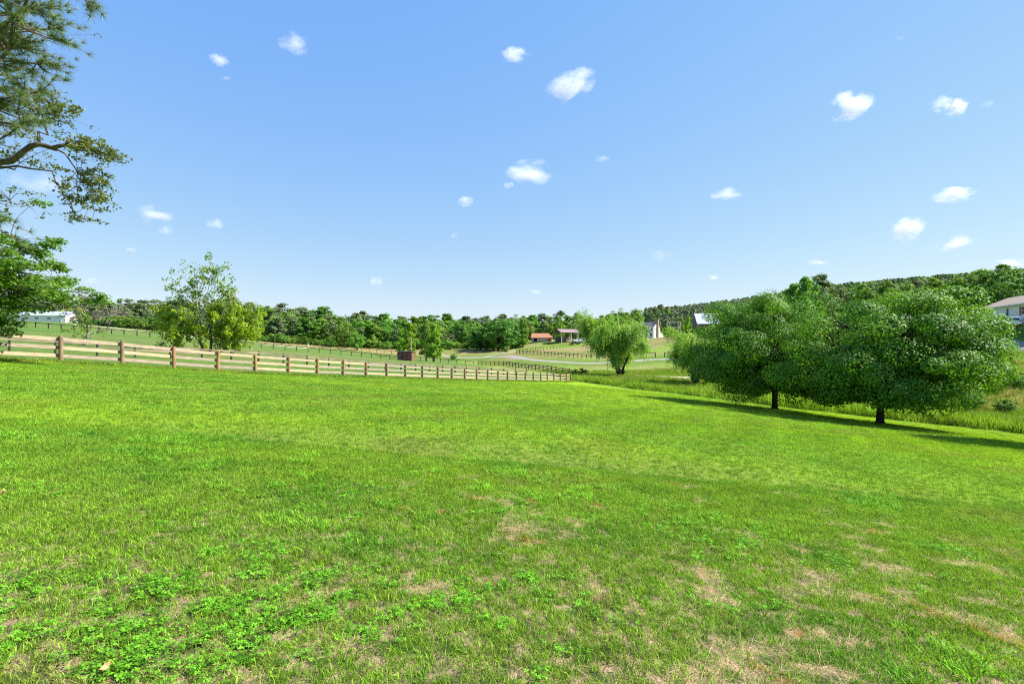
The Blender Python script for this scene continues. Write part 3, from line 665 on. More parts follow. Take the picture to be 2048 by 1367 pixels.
# --- willows in the valley
def willow(loc, rx, h, nst, seed, label, lean=(0, 0), leafn=26, L=0.30, W=0.10, drop=1.0, nh=120):
    rng = np.random.default_rng(seed); root = empty('willow_tree', loc); tag(root, label, 'tree'); mb = MB(); tops = []
    for k in range(6):
        a = k * 1.05 + rng.normal(0, 0.2); e = np.array([math.cos(a) * rx * 0.55 + lean[0], math.sin(a) * rx * 0.55, h * rng.uniform(0.62, 0.9)])
        pts, rad = reach(rng, (math.cos(a) * 0.2, math.sin(a) * 0.2, -0.3), e, 0.22, 0.05, 7, 0.10); mb.tube(pts, rad, 7)
        for j in range(7):
            q = np.array(pts[3 + j % 4]); e2 = q + np.array([math.cos(a + rng.normal(0, 0.9)), math.sin(a + rng.normal(0, 0.9)), rng.uniform(0.1, 0.9)]) * rx * rng.uniform(0.3, 0.55)
            e2[2] = min(e2[2], h * 0.98); p2, r2 = reach(rng, q, e2, 0.06, 0.012, 5, 0.15); mb.tube(p2, r2, 4); tops += p2[2:]
    mb.build('trunk', M['bark_dark'], root, True)
    tops = np.array(tops); hubs = rng.integers(0, len(tops), nh); Vc = []; Nc = []; Tc = []; vv = []
    for s in range(nst):
        p = tops[hubs[rng.integers(len(hubs))]] + rng.normal(0, 0.42, 3); out = np.array([p[0], p[1], 0]); out /= np.linalg.norm(out) + 1e-6
        d = out * rng.uniform(0.2, 0.9) + np.array([0, 0, 0.35]) + rng.normal(0, 0.25, 3); ln = drop * rng.uniform(0.7, 0.34 * h) * (0.5 + 0.7 * p[2] / h); q = p.copy(); cl = rng.random()
        for i in range(leafn):
            d = d * 0.86 + np.array([0, 0, -0.22]); d /= np.linalg.norm(d); q = q + d * ln / leafn
            if q[2] < 0.35: break
            Vc.append(q + rng.normal(0, 0.13, 3)); Nc.append(rng.normal(0, 0.6, 3) + out * 0.8 + [0, 0, 0.3]); Tc.append(d + rng.normal(0, 0.65, 3)); vv.append(0.5 * cl + 0.5 * rng.random())
    V, Q = leaf_quads(np.array(Vc), np.array(Nc), L, W, rng, 0.1, np.array(Tc)); crown_obj('crown', V, Q, vv, M['willow'], root)
def at(px, Y): x = X(px, Y); return (x, Y, gz(x, Y))
willow(at(1240, 97), 6.4, 12.2, 3000, 31, 'weeping willow with several dark stems standing alone in the valley', (-1.2, 0), 26, 0.34, 0.12)
willow(at(1392, 80), 4.4, 8.8, 1900, 32, 'smaller pale willow half hidden behind the dark pear tree', (0, 0), 20, 0.24, 0.11, 0.5, 150)

# --- open sycamore in the paddock (two boles)
def sycamore(loc, seed):
    rng = np.random.default_rng(seed); root = empty('sycamore_tree', loc)
    tag(root, 'open crowned sycamore with two pale upper trunks in the paddock', 'tree'); mb = MB(); cs = []; rs = []; dn = []
    s = 62 / 1024.0
    def W(dx, up, dy=0.0): return np.array([dx * s * 0.93, dy, up * s * 0.87])
    def limb(a, b, r0, r1, n=6, bow=0.05): pts, rad = reach(rng, a, b, r0, r1, n, bow); mb.tube(pts, rad, 7); return pts
    def spray(pts, k, sc, dens, low=0.0):
        for i in range(k):
            q = np.array(pts[rng.integers(max(1, len(pts) // 2), len(pts))]); e = q + rng.normal(0, 1, 3) * sc + np.array([0, 0, 0.25 * sc])
            pp, rr = reach(rng, q, e, 0.03, 0.008, 4, 0.1); mb.tube(pp, rr, 4)
            for j in (2, 3, 4): cs.append(pp[j] + rng.normal(0, 0.12, 3)); rs.append(rng.uniform(0.28, 0.55)); dn.append(dens)
    lt = limb(W(-6, -6), W(-10, 62), 0.17, 0.13, 5, 0.02); rt = limb(W(7, -6), W(9, 50), 0.18, 0.14, 5, 0.0)
    c1 = limb(lt[-1], W(-6, 130, 0.3), 0.11, 0.05, 6, 0); c1b = limb(c1[-1], W(16, 178, 0.2), 0.05, 0.015, 5, 0); c1c = limb(c1[3], W(-34, 160, -0.5), 0.06, 0.015, 5, 0.05); c1d = limb(c1[-2], W(-14, 172, 0.6), 0.045, 0.012, 5, 0)
    l2 = limb(lt[3], W(-28, 104, -0.3), 0.08, 0.03, 5, -0.02); l2b = limb(l2[-1], W(-68, 128, -0.4), 0.035, 0.01, 5, 0.05); l3 = limb(lt[2], W(-60, 62, 0.4), 0.08, 0.03, 5, 0.1); l3b = limb(l3[-1], W(-98, 80, 0.6), 0.035, 0.01, 4, 0.08)
    r2 = limb(rt[-1], W(36, 98, 0.2), 0.10, 0.05, 5, -0.03); r2b = limb(r2[-1], W(62, 132, 0.5), 0.05, 0.015, 5, 0.05); r2c = limb(r2[-2], W(74, 110, -0.5), 0.05, 0.015, 5, 0.08); r3 = limb(rt[-1], W(20, 112, 0.8), 0.06, 0.02, 5, 0); r4 = limb(rt[3], W(66, 64, -0.4), 0.07, 0.025, 5, 0.1); r4b = limb(r4[-1], W(94, 62, 0.2), 0.03, 0.01, 4, 0.1)
    for pts, k, sc in ((c1b, 8, 0.9), (c1c, 7, 0.85), (c1d, 6, 0.8), (l2b, 7, 0.8), (r2b, 8, 0.9), (r2c, 8, 0.9), (r3, 6, 0.9), (c1, 5, 1.1)): spray(pts, int(k * 1.9), sc * 1.3, 10)
    for pts, k, sc in ((l3, 9, 1.2), (l3b, 10, 0.9), (r4, 14, 1.3), (r4b, 14, 1.1), (r2, 7, 1.2), (lt, 4, 1.2), (rt, 6, 1.3)): spray(pts, int(k * 1.7), sc * 1.2, 36)
    for i in range(22):          # low skirts
        sd = -1 if i % 2 else 1; q = W(sd * rng.uniform(20, 100) - (5 if sd < 0 else 0), rng.uniform(8, 60), rng.normal(0, 1.5)); cs.append(q); rs.append(rng.uniform(0.6, 1.1)); dn.append(120)
        mb.tube([l3[2] if sd < 0 else r4[2], (q + (l3[3] if sd < 0 else r4[3])) / 2 + [0, 0, 0.5], q], [0.03, 0.02, 0.008], 4)
    mb.build('trunk', M['bark_white'], root, True)
    C0 = np.repeat(np.array(cs), dn, 0); R0 = np.repeat(np.array(rs), dn); d = unit(rng.normal(size=C0.shape)); Pp = C0 + d * (R0 * rng.random(len(C0)) ** 0.45)[:, None]
    V, Q = leaf_quads(Pp, d * 0.5 + rng.normal(0, 0.6, Pp.shape) + [0, 0, 0.4], 0.25, 0.21, rng, 0.12)
    v = rng.random(len(Pp)) * 0.6 + np.where(np.repeat(np.array(dn), dn) > 20, 0.4, 0.0); crown_obj('crown', V, Q, v, M['sycamore'], root)
sycamore(at(412, 62), 41)

def ragged(loc, seed):
    rng = np.random.default_rng(seed); root = empty('half_dead_tree', loc); tag(root, 'small half dead tree with bare grey twigs behind the pale fence', 'tree'); mb = MB(); cs = []
    s = 58 / 1024.0
    def W(dx, up, dy=0.0): return np.array([dx * s, dy, up * s])
    def limb(a, b, r0, r1, n=6, bow=0.05): pts, rad = reach(rng, a, b, r0, r1, n, bow); mb.tube(pts, rad, 6); return pts
    st = limb(W(-2, -5), W(2, 38), 0.17, 0.11, 4, 0); a = limb(st[-1], W(28, 88), 0.07, 0.012, 6, 0); b = limb(st[-1], W(-8, 70), 0.06, 0.015, 5, 0); c = limb(st[3], W(-38, 62), 0.05, 0.012, 5, 0.1); d = limb(st[3], W(68, 60), 0.05, 0.010, 6, 0.05); e = limb(b[-1], W(-22, 98, 0.5), 0.03, 0.008, 5, 0)
    f = limb(st[2], W(46, 32, -0.4), 0.03, 0.008, 5, 0.05); g = limb(st[2], W(-44, 28, 0.4), 0.035, 0.008, 5, 0.05)
    for pts, k, ang in ((a, 14, 0.3), (d, 46, 0.5), (e, 20, 0.3), (b, 14, -0.2), (c, 14, -0.6), (f, 8, 0.6)):
        for i in range(k):
            q = np.array(pts[rng.integers(2, len(pts))]); l = rng.uniform(0.5, 1.7); dr = np.array([ang * 2 + rng.normal(0, 0.5), rng.normal(0, 0.6), 0.5 + rng.normal(0, 0.4)])
            pp, rr = grow(rng, q, dr, l, 0.036, 0.016, 4, 0.15); mb.tube(pp, rr, 3)
            if rng.random() < 0.6: pp2, rr2 = grow(rng, pp[2], dr + rng.normal(0, 0.5, 3), l * 0.6, 0.028, 0.014, 3, 0.2); mb.tube(pp2, rr2, 3)
    mb.build('trunk', M['twig'], root, True)
    for pts, k in ((b, 16), (c, 14), (g, 12), (st, 10), (a, 5), (f, 3), (e, 4)):
        for i in range(k): cs.append(np.array(pts[rng.integers(1, len(pts))]) + rng.normal(0, 0.35, 3))
    cs = np.array(cs); Pp, dd = cluster_pts(cs, rng.uniform(0.25, 0.5, len(cs)), 17, rng)
    V, Q = leaf_quads(Pp, dd + rng.normal(0, 0.6, Pp.shape) + [0, 0, 0.4], 0.16, 0.11, rng); crown_obj('crown', V, Q, rng.random(len(Pp)), M['sycamore'], root)
ragged(at(172, 58), 43)

# --- near trees at the left edge of the lawn
def maple(loc, seed):
    rng = np.random.default_rng(seed); root = empty('maple_tree', loc); tag(root, 'leafy green maple overhanging the pale fence at the left edge', 'tree'); mb = MB(); cs = []; rs = []
    st, rd = grow(rng, (0, 0, -0.3), (0.02, 0, 1), 5.0, 0.30, 0.08, 7, 0.05); mb.tube(st, rd, 9)
    for k in range(84):
        i = rng.integers(1, 8); q = st[i]; a = rng.random() * 6.283; zt = rng.uniform(0.75, 5.3); rr = 4.2 * math.sqrt(max(0.05, 1 - ((zt - 2.2) / 3.4) ** 2)) * rng.uniform(0.7, 1.0)
        zt = max(zt, 2.5) if math.cos(a) * rr > 1.2 else zt; e = np.array([math.cos(a) * rr, math.sin(a) * rr, zt]); pts, rad = reach(rng, q, e, 0.06, 0.012, 6, 0.04); mb.tube(pts, rad, 5)
        for j in range(7):
            b = np.array(pts[rng.integers(2, 7)]); e2 = b + np.array([math.cos(a), math.sin(a), -0.05]) * rng.uniform(0.2, 0.9) + rng.normal(0, 0.5, 3); cs.append(e2); rs.append(rng.uniform(0.28, 0.6))
            p2, r2 = reach(rng, b, e2, 0.015, 0.005, 3, 0.1); mb.tube(p2, r2, 3)
    mb.build('trunk', M['bark_grey'], root, True)
    cs = np.array(cs); rs = np.array(rs); m = 120; Pp, d = cluster_pts(cs, rs, m, rng, 0.45, 0.1)
    V, Q = leaf_quads(Pp, rng.normal(0, 0.45, Pp.shape) + d * 0.3 + [0, 0, 1.0], 0.125, 0.10, rng, 0.1)
    crown_obj('crown', V, Q, np.repeat(rng.random(len(cs)), m) * 0.5 + 0.5 * rng.random(len(Pp)), M['maple'], root)
mx = (X(-160, 18.6), 18.6); maple((mx[0], mx[1], gz(*mx)), 51)

def broken(loc, seed):
    """tall tree whose bole stands out of view; a broken limb reaches into it"""
    rng = np.random.default_rng(seed); root = empty('locust_tree', loc); tag(root, 'tree with a broken bare limb and drooping leafy sprays against the sky', 'tree'); mb = MB(); cs = []; rs = []
    o = np.array(loc); Yd = 12.0
    def W(px, py, dy=0.0): return np.array(P(px, py, Yd + dy)) - o
    def limb(a, b, r0, r1, n=6, bow=0.05): pts, rad = reach(rng, a, b, r0, r1, n, bow); mb.tube(pts, rad, 7); return pts
    top = W(-190, 330); st, rd = [np.array([0, 0, -0.3]), np.array([0.1, 0, 2.0]), top * 0.9 + np.array([0, 0, 0]), top + [0.1, 0, 1.5], top + [-0.3, 0.3, 4.0]], [0.34, 0.28, 0.22, 0.16, 0.05]; mb.tube(st, rd, 10)
    L = limb(W(-185, 372), W(62, 292), 0.12, 0.062, 6, 0.02); L2 = limb(L[-1], W(136, 288), 0.062, 0.042, 4, 0.03); stub = limb(L2[-1], W(137, 278), 0.055, 0.035, 2, 0)
    U = limb(L2[1], W(100, 215, 0.3), 0.035, 0.012, 5, 0); D1 = limb(W(-60, 330), W(112, 366, 0.3), 0.035, 0.015, 6, 0.10); D2 = limb(D1[-1], W(150, 440, 0.4), 0.018, 0.006, 5, 0.06)
    E1 = limb(L2[-2], W(215, 310, -0.4), 0.022, 0.007, 6, 0.05); D3 = limb(L2[2], W(190, 400, 0.0), 0.022, 0.006, 6, 0.12); D4 = limb(D3[3], W(205, 360, -0.5), 0.012, 0.005, 4, 0.05); V1 = limb(W(-120, 380), W(40, 325, 0.6), 0.04, 0.012, 5, 0.1); V2 = limb(W(-150, 400), W(-10, 250, 0.8), 0.06, 0.02, 5, 0.05); V3 = limb(V2[3], W(55, 225, 0.8), 0.03, 0.01, 4, 0.05)
    Lw = limb(W(-150, 420, 0.5), W(20, 400, 0.6), 0.03, 0.008, 5, 0.03)
    def spray(pts, k, sc, lo=2):
        for i in range(k):
            q = np.array(pts[rng.integers(lo, len(pts))]); e = q + rng.normal(0, 1, 3) * np.array([1, 1.2, 0.55]) * sc + np.array([0.25 * sc, 0, 0.0]); pp, rr = reach(rng, q, e, 0.008, 0.003, 4, 0.15); mb.tube(pp, rr, 3)
            for j in (2, 3, 4): cs.append(pp[j]); rs.append(rng.uniform(0.12, 0.24))
    for pts, k, sc, lo in ((U, 15, 0.34, 3), (E1, 16, 0.26, 3), (D3, 13, 0.26, 3), (D4, 9, 0.22, 2), (D2, 14, 0.24, 1), (D1, 6, 0.3, 4), (V1, 14, 0.45, 2), (V3, 18, 0.45, 1), (Lw, 26, 0.5, 1), (V2, 14, 0.6, 2), (st, 50, 1.4, 2)): spray(pts, k, sc, lo)
    for px, py in ((110, 195), (75, 190), (130, 210), (150, 225), (95, 240), (60, 215)): 
        q = W(px, py, 0.3); pp, rr = reach(rng, U[3], q, 0.012, 0.004, 4, 0.05); mb.tube(pp, rr, 3); spray(pp, 5, 0.2)
    for px, py in ((180, 290), (205, 300), (225, 315), (245, 325), (165, 275), (185, 312)):
        q = W(px, py, -0.3); pp, rr = reach(rng, E1[2], q, 0.010, 0.004, 4, 0.05); mb.tube(pp, rr, 3); spray(pp, 5, 0.17)
    for px, py in ((175, 385), (195, 420), (215, 425), (165, 445), (185, 440), (150, 400), (205, 395), (200, 365)):
        q = W(px, py, 0.1); pp, rr = reach(rng, D3[3], q, 0.010, 0.004, 4, 0.0); mb.tube(pp, rr, 3); spray(pp, 4, 0.16)
    mb.build('trunk', M['bark_grey'], root, True)
    cs = np.array(cs); rs = np.array(rs) * 0.8; m = 8; Pp, d = cluster_pts(cs, rs, m, rng, 0.45, 0.1); V, Q = leaf_quads(Pp, rng.normal(0, 0.6, Pp.shape) + [0, 0, 0.8], 0.085, 0.042, rng, 0.1)
    crown_obj('crown', V, Q, np.repeat(rng.random(len(cs)), m) * 0.5 + 0.5 * rng.random(len(Pp)), M['locust'], root)
bx = (X(-215, 12), 12.2); broken((bx[0], bx[1], gz(*bx)), 53)

def near_pine(loc, seed):
    rng = np.random.default_rng(seed); root = empty('pine_tree', loc); tag(root, 'tall pine with needled boughs hanging into the top left corner', 'tree'); mb = MB(); o = np.array(loc); tips = []
    Yd = 10.5
    def W(px, py, dy=0.0): return np.array(P(px, py, Yd + dy)) - o
    H = 17.0; mb.tube([(0, 0, -0.3), (0, 0, 3), (0.1, 0, 8), (0.1, 0.1, 13), (0.1, 0, H)], [0.34, 0.28, 0.22, 0.13, 0.03], 10)
    ends = [(95, 60, 0), (70, 20, 0.5), (100, 78, -0.5), (40, 95, 0.4), (66, 140, 0.2), (50, 180, -0.4), (60, 245, 0.3), (35, 220, -0.6), (10, 130, 0), (25, 30, -0.6), (80, -40, 0.3), (172, 2, -0.4), (150, -60, 0), (15, 470, 0.6), (-5, 250, 0.9), (-20, 60, 0.8), (-10, 180, -0.8)]
    for px, py, dy in ends:
        e = W(px, py, dy); z0 = min(max(e[2] - 0.5, 1.5), H - 1); pts, rad = reach(rng, (0, 0, z0), e, 0.07, 0.012, 8, 0.06); mb.tube(pts, rad, 6)
        for i in range(22):
            t = rng.integers(4, 9); q = np.array(pts[t]); d = np.array(pts[min(t + 1, 8)]) - np.array(pts[t - 1]); d /= np.linalg.norm(d); l = rng.uniform(0.15, 0.6)
            e2 = q + (d * 0.8 + rng.normal(0, 0.55, 3) * np.array([1, 1, 0.5]) + [0, 0, 0.12]) * l; pp, rr = reach(rng, q, e2, 0.010, 0.005, 3, 0.08); mb.tube(pp, rr, 4)
            for j in (1, 2, 3): tips.append((pp[j], e2 - q))
    for k in range(46):           # the rest of the crown
        z = rng.uniform(7, H - 0.3); a = rng.random() * 6.283; r = 3.2 * (1 - ((z - 7) / (H - 5.5)) ** 1.6) + 0.3; e = np.array([math.cos(a) * r, math.sin(a) * r, z + 0.25 * r]); pts, rad = reach(rng, (0, 0, z), e, 0.05, 0.01, 5, 0.02); mb.tube(pts, rad, 4)
        for i in range(8): q = np.array(pts[rng.integers(2, 6)]) + rng.normal(0, 0.3, 3); tips.append((q, e - np.array([0, 0, z])))
    mb.build('trunk', M['bark_pine'], root, True)
    B = np.array([t[0] for t in tips]); D = unit(np.array([t[1] for t in tips])); k = 42; n = len(B) * k
    b = np.repeat(B, k, 0); d = np.repeat(D, k, 0); dirv = unit(d * 0.7 + rng.normal(0, 0.62, (n, 3)) + [0, 0, 0.18]); ln = rng.uniform(0.12, 0.22, n)[:, None]; sd = unit(np.cross(dirv, rng.normal(size=(n, 3)))) * 0.0040
    V = np.empty((n, 3, 3)); V[:, 0] = b - sd; V[:, 1] = b + sd; V[:, 2] = b + dirv * ln
    me = np_mesh('crown', V.reshape(-1, 3), None, np.arange(n * 3).reshape(n, 3), np.repeat(rng.random(len(B)), k) * 0.5 + 0.5 * rng.random(n)); link('crown', me, M['needle'], root)
nx_ = (X(-330, 10.5), 10.8); near_pine((nx_[0], nx_[1], gz(*nx_)), 57)

# --- prototypes for the woodland
def proto(kind, seed):
    """trunk mesh and crown mesh of a tree about 1 unit high, to be scaled"""
    rng = np.random.default_rng(seed); mb = MB(); cs = []; rs = []
    if kind == 'pine':
        bare = rng.uniform(0.10, 0.26); mb.tube([(0, 0, -0.03), (0, 0, 0.3), (rng.normal(0, 0.01), 0, 0.7), (0, 0, 0.97)], [0.018, 0.014, 0.010, 0.004], 6)
        for k in range(96):
            t = rng.random(); z = bare + (0.97 - bare) * t; r = 0.21 * (math.sin(math.pi * (0.18 + 0.80 * t)) ** 0.8) * rng.uniform(0.35, 1.1); a = rng.random() * 6.283
            c = np.array([math.cos(a) * r, math.sin(a) * r, z]); cs.append(c); rs.append(rng.uniform(0.04, 0.075))
            if k % 2 == 0: mb.tube([(0, 0, z - 0.02), c], [0.005, 0.002], 3)
        m = 34; fl = 0.6; L, Wd = 0.034, 0.026
    elif kind == 'cone':
        mb.tube([(0, 0, -0.03), (0, 0, 0.97)], [0.016, 0.003], 6)
        for k in range(84):
            t = rng.random() ** 1.3; z = 0.08 + 0.90 * t; r = 0.20 * (1 - t) ** 0.85 * rng.uniform(0.5, 1.1) + 0.01; a = rng.random() * 6.283; cs.append(np.array([math.cos(a) * r, math.sin(a) * r, z])); rs.append(rng.uniform(0.03, 0.055))
        m = 30; fl = 0.55; L, Wd = 0.036, 0.026
    elif kind == 'tall':
        mb.tube([(0, 0, -0.03), (0.0, 0, 0.35), (0.02, 0, 0.9)], [0.02, 0.016, 0.004], 6)
        for k in range(78):
            t = rng.random(); z = 0.10 + 0.86 * t; r = 0.21 * math.sin(math.pi * (0.12 + 0.83 * t)) ** 0.7 * math.sqrt(rng.random()) * rng.uniform(0.7, 1.2); a = rng.random() * 6.283; c = np.array([math.cos(a) * r, math.sin(a) * r, z]); cs.append(c); rs.append(rng.uniform(0.04, 0.075))
            if k % 3 == 0: mb.tube([(0, 0, z * 0.8), c], [0.006, 0.002], 3)
        m = 40; fl = 0.8; L, Wd = 0.040, 0.032
    else:
        mb.tube([(0, 0, -0.03), (0, 0, 0.2), (0.02, 0.01, 0.42)], [0.026, 0.02, 0.012], 7)
        for k in range(92):
            d = unit(rng.normal(size=3)); s = rng.random() ** 0.33 * (0.8 + 0.3 * rng.random()); c = np.array([d[0] * 0.42 * s, d[1] * 0.42 * s, 0.52 + d[2] * (0.45 if d[2] > 0 else 0.46) * s]); cs.append(c); rs.append(rng.uniform(0.055, 0.11))
            if k % 3 == 0: mb.tube([(0, 0, 0.25), (c * 0.5 + np.array([0, 0, 0.16])), c], [0.010, 0.006, 0.002], 4)
        m = 44; fl = 0.75; L, Wd = 0.045, 0.036
    cs = np.array(cs); rs = np.array(rs); Pp, d = cluster_pts(cs, rs, m, rng, fl, 0.3)
    out = unit(Pp - np.array([0, 0, 0.5])); V, Q = leaf_quads(Pp, d * 0.6 + out * 0.5 + rng.normal(0, 0.45, Pp.shape) + [0, 0, 0.35], L, Wd, rng, 0.15)
    crown = np_mesh('crown', V, Q, None, np.repeat(rng.random(len(cs)), m) * 0.6 + 0.4 * rng.random(len(Pp)))
    return mb.mesh('trunk', True), crown
PROTO = {}
for kind, k, tm, cm in (('pine', 5, 'bark_pine', 'far_needle'), ('cone', 3, 'bark_pine', 'far_needle'), ('tall', 5, 'bark_grey', 'far_leaf'), ('round', 5, 'bark_grey', 'far_leaf'), ('bright', 4, 'bark_grey', 'far_bright'), ('oak', 3, 'bark_dark', 'far_oak')):
    PROTO[kind] = []
    for j in range(k):
        t, c = proto({'bright': 'tall', 'oak': 'round'}.get(kind, kind), 100 + 17 * j + len(kind)); t.materials.append(M[tm]); c.materials.append(M[cm]); PROTO[kind].append((t, c))
NAME = {'pine': 'pine_tree', 'cone': 'conifer_tree', 'tall': 'broadleaf_tree', 'round': 'broadleaf_tree', 'bright': 'broadleaf_tree', 'oak': 'oak_tree'}
tr_rng = np.random.default_rng(77)
def plant(kind, px, Y, h, label, group=None, wid=1.0, var=None, sink=0.0, name=None):
    x = X(px, Y); t, c = PROTO[kind][(tr_rng.integers(99) if var is None else var) % len(PROTO[kind])]
    root = empty(name or NAME[kind], (x, Y, gz(x, Y) - sink), tr_rng.random() * 6.283); root.scale = (h * wid, h * wid, h)
    tag(root, label, 'tree' if name is None else name.replace('_', ' '), group)
    for n, me in (('trunk', t), ('crown', c)): o = bpy.data.objects.new(n, me); COL.objects.link(o); o.parent = root
    return root
TOP = [(-60, 584), (100, 588), (130, 590), (200, 598), (330, 600), (500, 608), (560, 612), (620, 618), (680, 625), (720, 630), (800, 630), (860, 631), (940, 633), (1040, 630), (1150, 632), (1200, 632), (1260, 622), (1300, 614), (1340, 611)]
def topline(px): return float(np.interp(px, [p[0] for p in TOP], [p[1] for p in TOP]))
def h_to(px, Y, py): return max(2.0, EYE + (683.5 - py) / F * Y - gz(X(px, Y), Y))
def kinds(px):
    if px < 330: return ['pine', 'pine', 'cone']
    if px < 600: return ['pine', 'pine', 'pine', 'round']
    if px < 760: return ['pine', 'round', 'tall']
    if px < 900: return ['tall', 'tall', 'round', 'pine']
    if px < 1070: return ['round', 'tall', 'pine', 'tall']
    return ['pine', 'tall', 'round']
SECT = [(330, 'above the farm lane', 'far left wood'), (600, 'right of the open sycamore', 'grey green wood'), (760, 'left of the small maroon shed', 'mixed wood'), (900, 'behind the maroon shed', 'bright wood'), (1070, 'behind the broad oak', 'valley wood'), (1500, 'behind the red shed and barn', 'barn wood')]
def woodlabel(kind, px, row):
    where = next(s for s in SECT if px < s[0])
    what = {'pine': 'grey green pine', 'cone': 'dark pointed conifer', 'tall': 'tall leafy tree', 'round': 'round leafy tree', 'bright': 'bright green tree'}[kind]
    return f'{what}, {["front", "middle", "back"][row]} of the wood {where[1]}', f'{what}s in the {where[2]}, {["front", "middle", "back"][row]}'
for row, (Y0, dpx, dtop) in enumerate(((0, 18, 24), (20, 19, 9), (46, 16, 0))):
    px = -40 + row * 5
    while px < 1345:
        base = float(np.interp(px, [-40, 150, 185, 250, 540, 720, 800, 1000, 1200, 1350], [285, 285, 240, 222, 226, 236, 238, 252, 275, 300]))
        Y = base + Y0 + tr_rng.normal(0, 3.5); k = kinds(px)[tr_rng.integers(len(kinds(px)))]
        ty = topline(px) + dtop * tr_rng.uniform(0.5, 1.4) + tr_rng.normal(0, 3.6)
        if row == 0 and 1045 < px < 1180 and Y < 270: Y += 18
        lab, grp = woodlabel(k, px, row)
        plant(k, px, Y, h_to(px, Y, ty), lab, grp, tr_rng.uniform(1.1, 1.5) * (1.3 if k in ('pine', 'tall') else 0.95))
        px += dpx * tr_rng.uniform(0.6, 1.4)
px = 150
while px < 1040:      # low growth along the wood's edge
    Y = float(np.interp(px, [150, 185, 250, 540, 720, 800, 1000], [262, 226, 212, 217, 226, 226, 240])) + tr_rng.normal(0, 2)
    where = next(s for s in SECT if px < s[0])
    plant('round', px, Y, tr_rng.uniform(3.0, 6.5), f'low leafy shrub at the foot of the wood {where[1]}', f'shrubs at the foot of the {where[2]}', tr_rng.uniform(1.2, 1.9), None, 0.6, 'bush')
    px += 15 * tr_rng.uniform(0.6, 1.4)
# distinctive trees of the middle distance
for kind, px, Y, ty, wid, lab in (
    ('bright', 818, 176, 645, 0.95, 'bright green slender tree just behind the maroon shed'), ('bright', 800, 190, 655, 0.9, 'fresh green tree left of the slender one behind the maroon shed'),
    ('bright', 868, 158, 648, 1.15, 'bushy bright green tree right of the maroon shed'), ('tall', 852, 172, 642, 1.0, 'dark leafy tree between the maroon shed and the bushy bright tree'),
    ('oak', 996, 224, 634, 1.5, 'broad oak with a dark trunk in the grass above the drive'), ('oak', 962, 226, 652, 1.35, 'low dark oak left of the broad oak by the utility pole'), ('oak', 1015, 232, 636, 1.0, 'oak right behind the broad oak above the drive'),
    ('tall', 1046, 236, 636, 1.0, 'upright green tree left of the red roofed shed'), ('round', 715, 205, 660, 1.0, 'low spreading tree at the wood edge by the paddock fence'), ('round', 690, 214, 640, 0.9, 'rounded green tree at the wood edge beside the spreading one'),
    ('tall', 1118, 262, 630, 1.0, 'leafy tree rising behind the open barn roof'), ('pine', 1152, 268, 625, 1.0, 'dark pine with a thick top right of the open barn'), ('round', 1095, 266, 645, 0.9, 'round tree between the red roofed shed and open barn'),
    ('bright', 1362, 222, 634, 0.9, 'bright green tree behind the timber frame'), ('bright', 1376, 225, 632, 1.0, 'bright green tree left of the pale barn roof'), ('round', 1398, 178, 650, 0.9, 'low green tree in front of the left eave of the pale barn'), ('round', 1428, 176, 644, 0.9, 'green tree in front of the pale barn roof'), ('round', 1452, 185, 622, 0.8, 'tree at the right end of the pale barn roof'),
    ('tall', 1278, 262, 622, 1.0, 'green tree left behind the white farmhouse'), ('round', 1255, 255, 628, 0.9, 'round tree behind the willow and the farmhouse'), ('pine', 1310, 275, 612, 1.0, 'dark conifer directly behind the farmhouse chimney'), ('tall', 1215, 268, 628, 1.0, 'leafy tree rising behind the weeping willow')):
    plant(kind, px, Y, h_to(px, Y, ty), lab, None, wid)
for px, Y, h, lab in ((907, 192, 3.1, 'rounded green bush beside the drive below the dry bank'), (1293, 160, 3.2, 'small bushy tree at the fence below the farmhouse'), (1150, 101, 1.7, 'dark low bush by the end of the pale fence'), (1165, 99, 1.9, 'dark bush between the fence end and the willow'), (1012, 212, 3.0, 'pale green shrub under the broad oak'),
                      (1985, 103, 2.2, 'green shrub against the wall of the white ranch house'), (1940, 50, 2.2, 'bushy weed clump right of the spreading pear'), (2010, 47, 1.9, 'bright bush at the right edge of the lawn bank'), (2030, 56, 2.6, 'leafy bush on the dry bank at the right edge')):
    plant('round', px, Y, h, lab, None, 1.2 if h < 3 else 1.0, None, 0.15 * h, 'bush')
# trees on the near right rise
for kind, px, Y, ty, wid in (('tall', 1612, 150, 552, 1.0), ('pine', 1640, 165, 545, 1.1), ('tall', 1585, 158, 566, 1.1), ('pine', 1680, 190, 568, 1.2), ('tall', 1720, 185, 566, 1.2), ('round', 1745, 170, 572, 0.9), ('tall', 1775, 200, 560, 1.2), ('round', 1805, 190, 562, 0.9), ('pine', 1832, 195, 556, 1.2), ('tall', 1865, 180, 552, 1.2), ('round', 1895, 175, 556, 1.0),
                            ('tall', 1915, 165, 552, 1.3), ('round', 1945, 150, 540, 1.0), ('oak', 1990, 142, 532, 1.1), ('oak', 2035, 138, 530, 1.1), ('round', 2075, 140, 528, 1.1), ('tall', 1965, 160, 533, 1.2), ('tall', 2012, 165, 528, 1.3), ('round', 1550, 165, 598, 0.9), ('tall', 1515, 175, 604, 1.0), ('pine', 1485, 190, 612, 1.1), ('oak', 1960, 134, 575, 1.0), ('oak', 2010, 132, 560, 1.0), ('tall', 2110, 138, 530, 1.2)):
    plant(kind, px, Y, h_to(px, Y, ty), {'tall': 'tall leafy tree on the rise behind the two pears', 'pine': 'dark pine on the rise behind the two pears', 'round': 'round leafy tree on the rise behind the two pears', 'oak': 'dense dark green tree rising behind the white ranch house'}[kind],
          {'tall': 'tall trees on the right rise', 'pine': 'pines on the right rise', 'round': 'round trees on the right rise', 'oak': 'dense trees behind the ranch house'}[kind], wid)

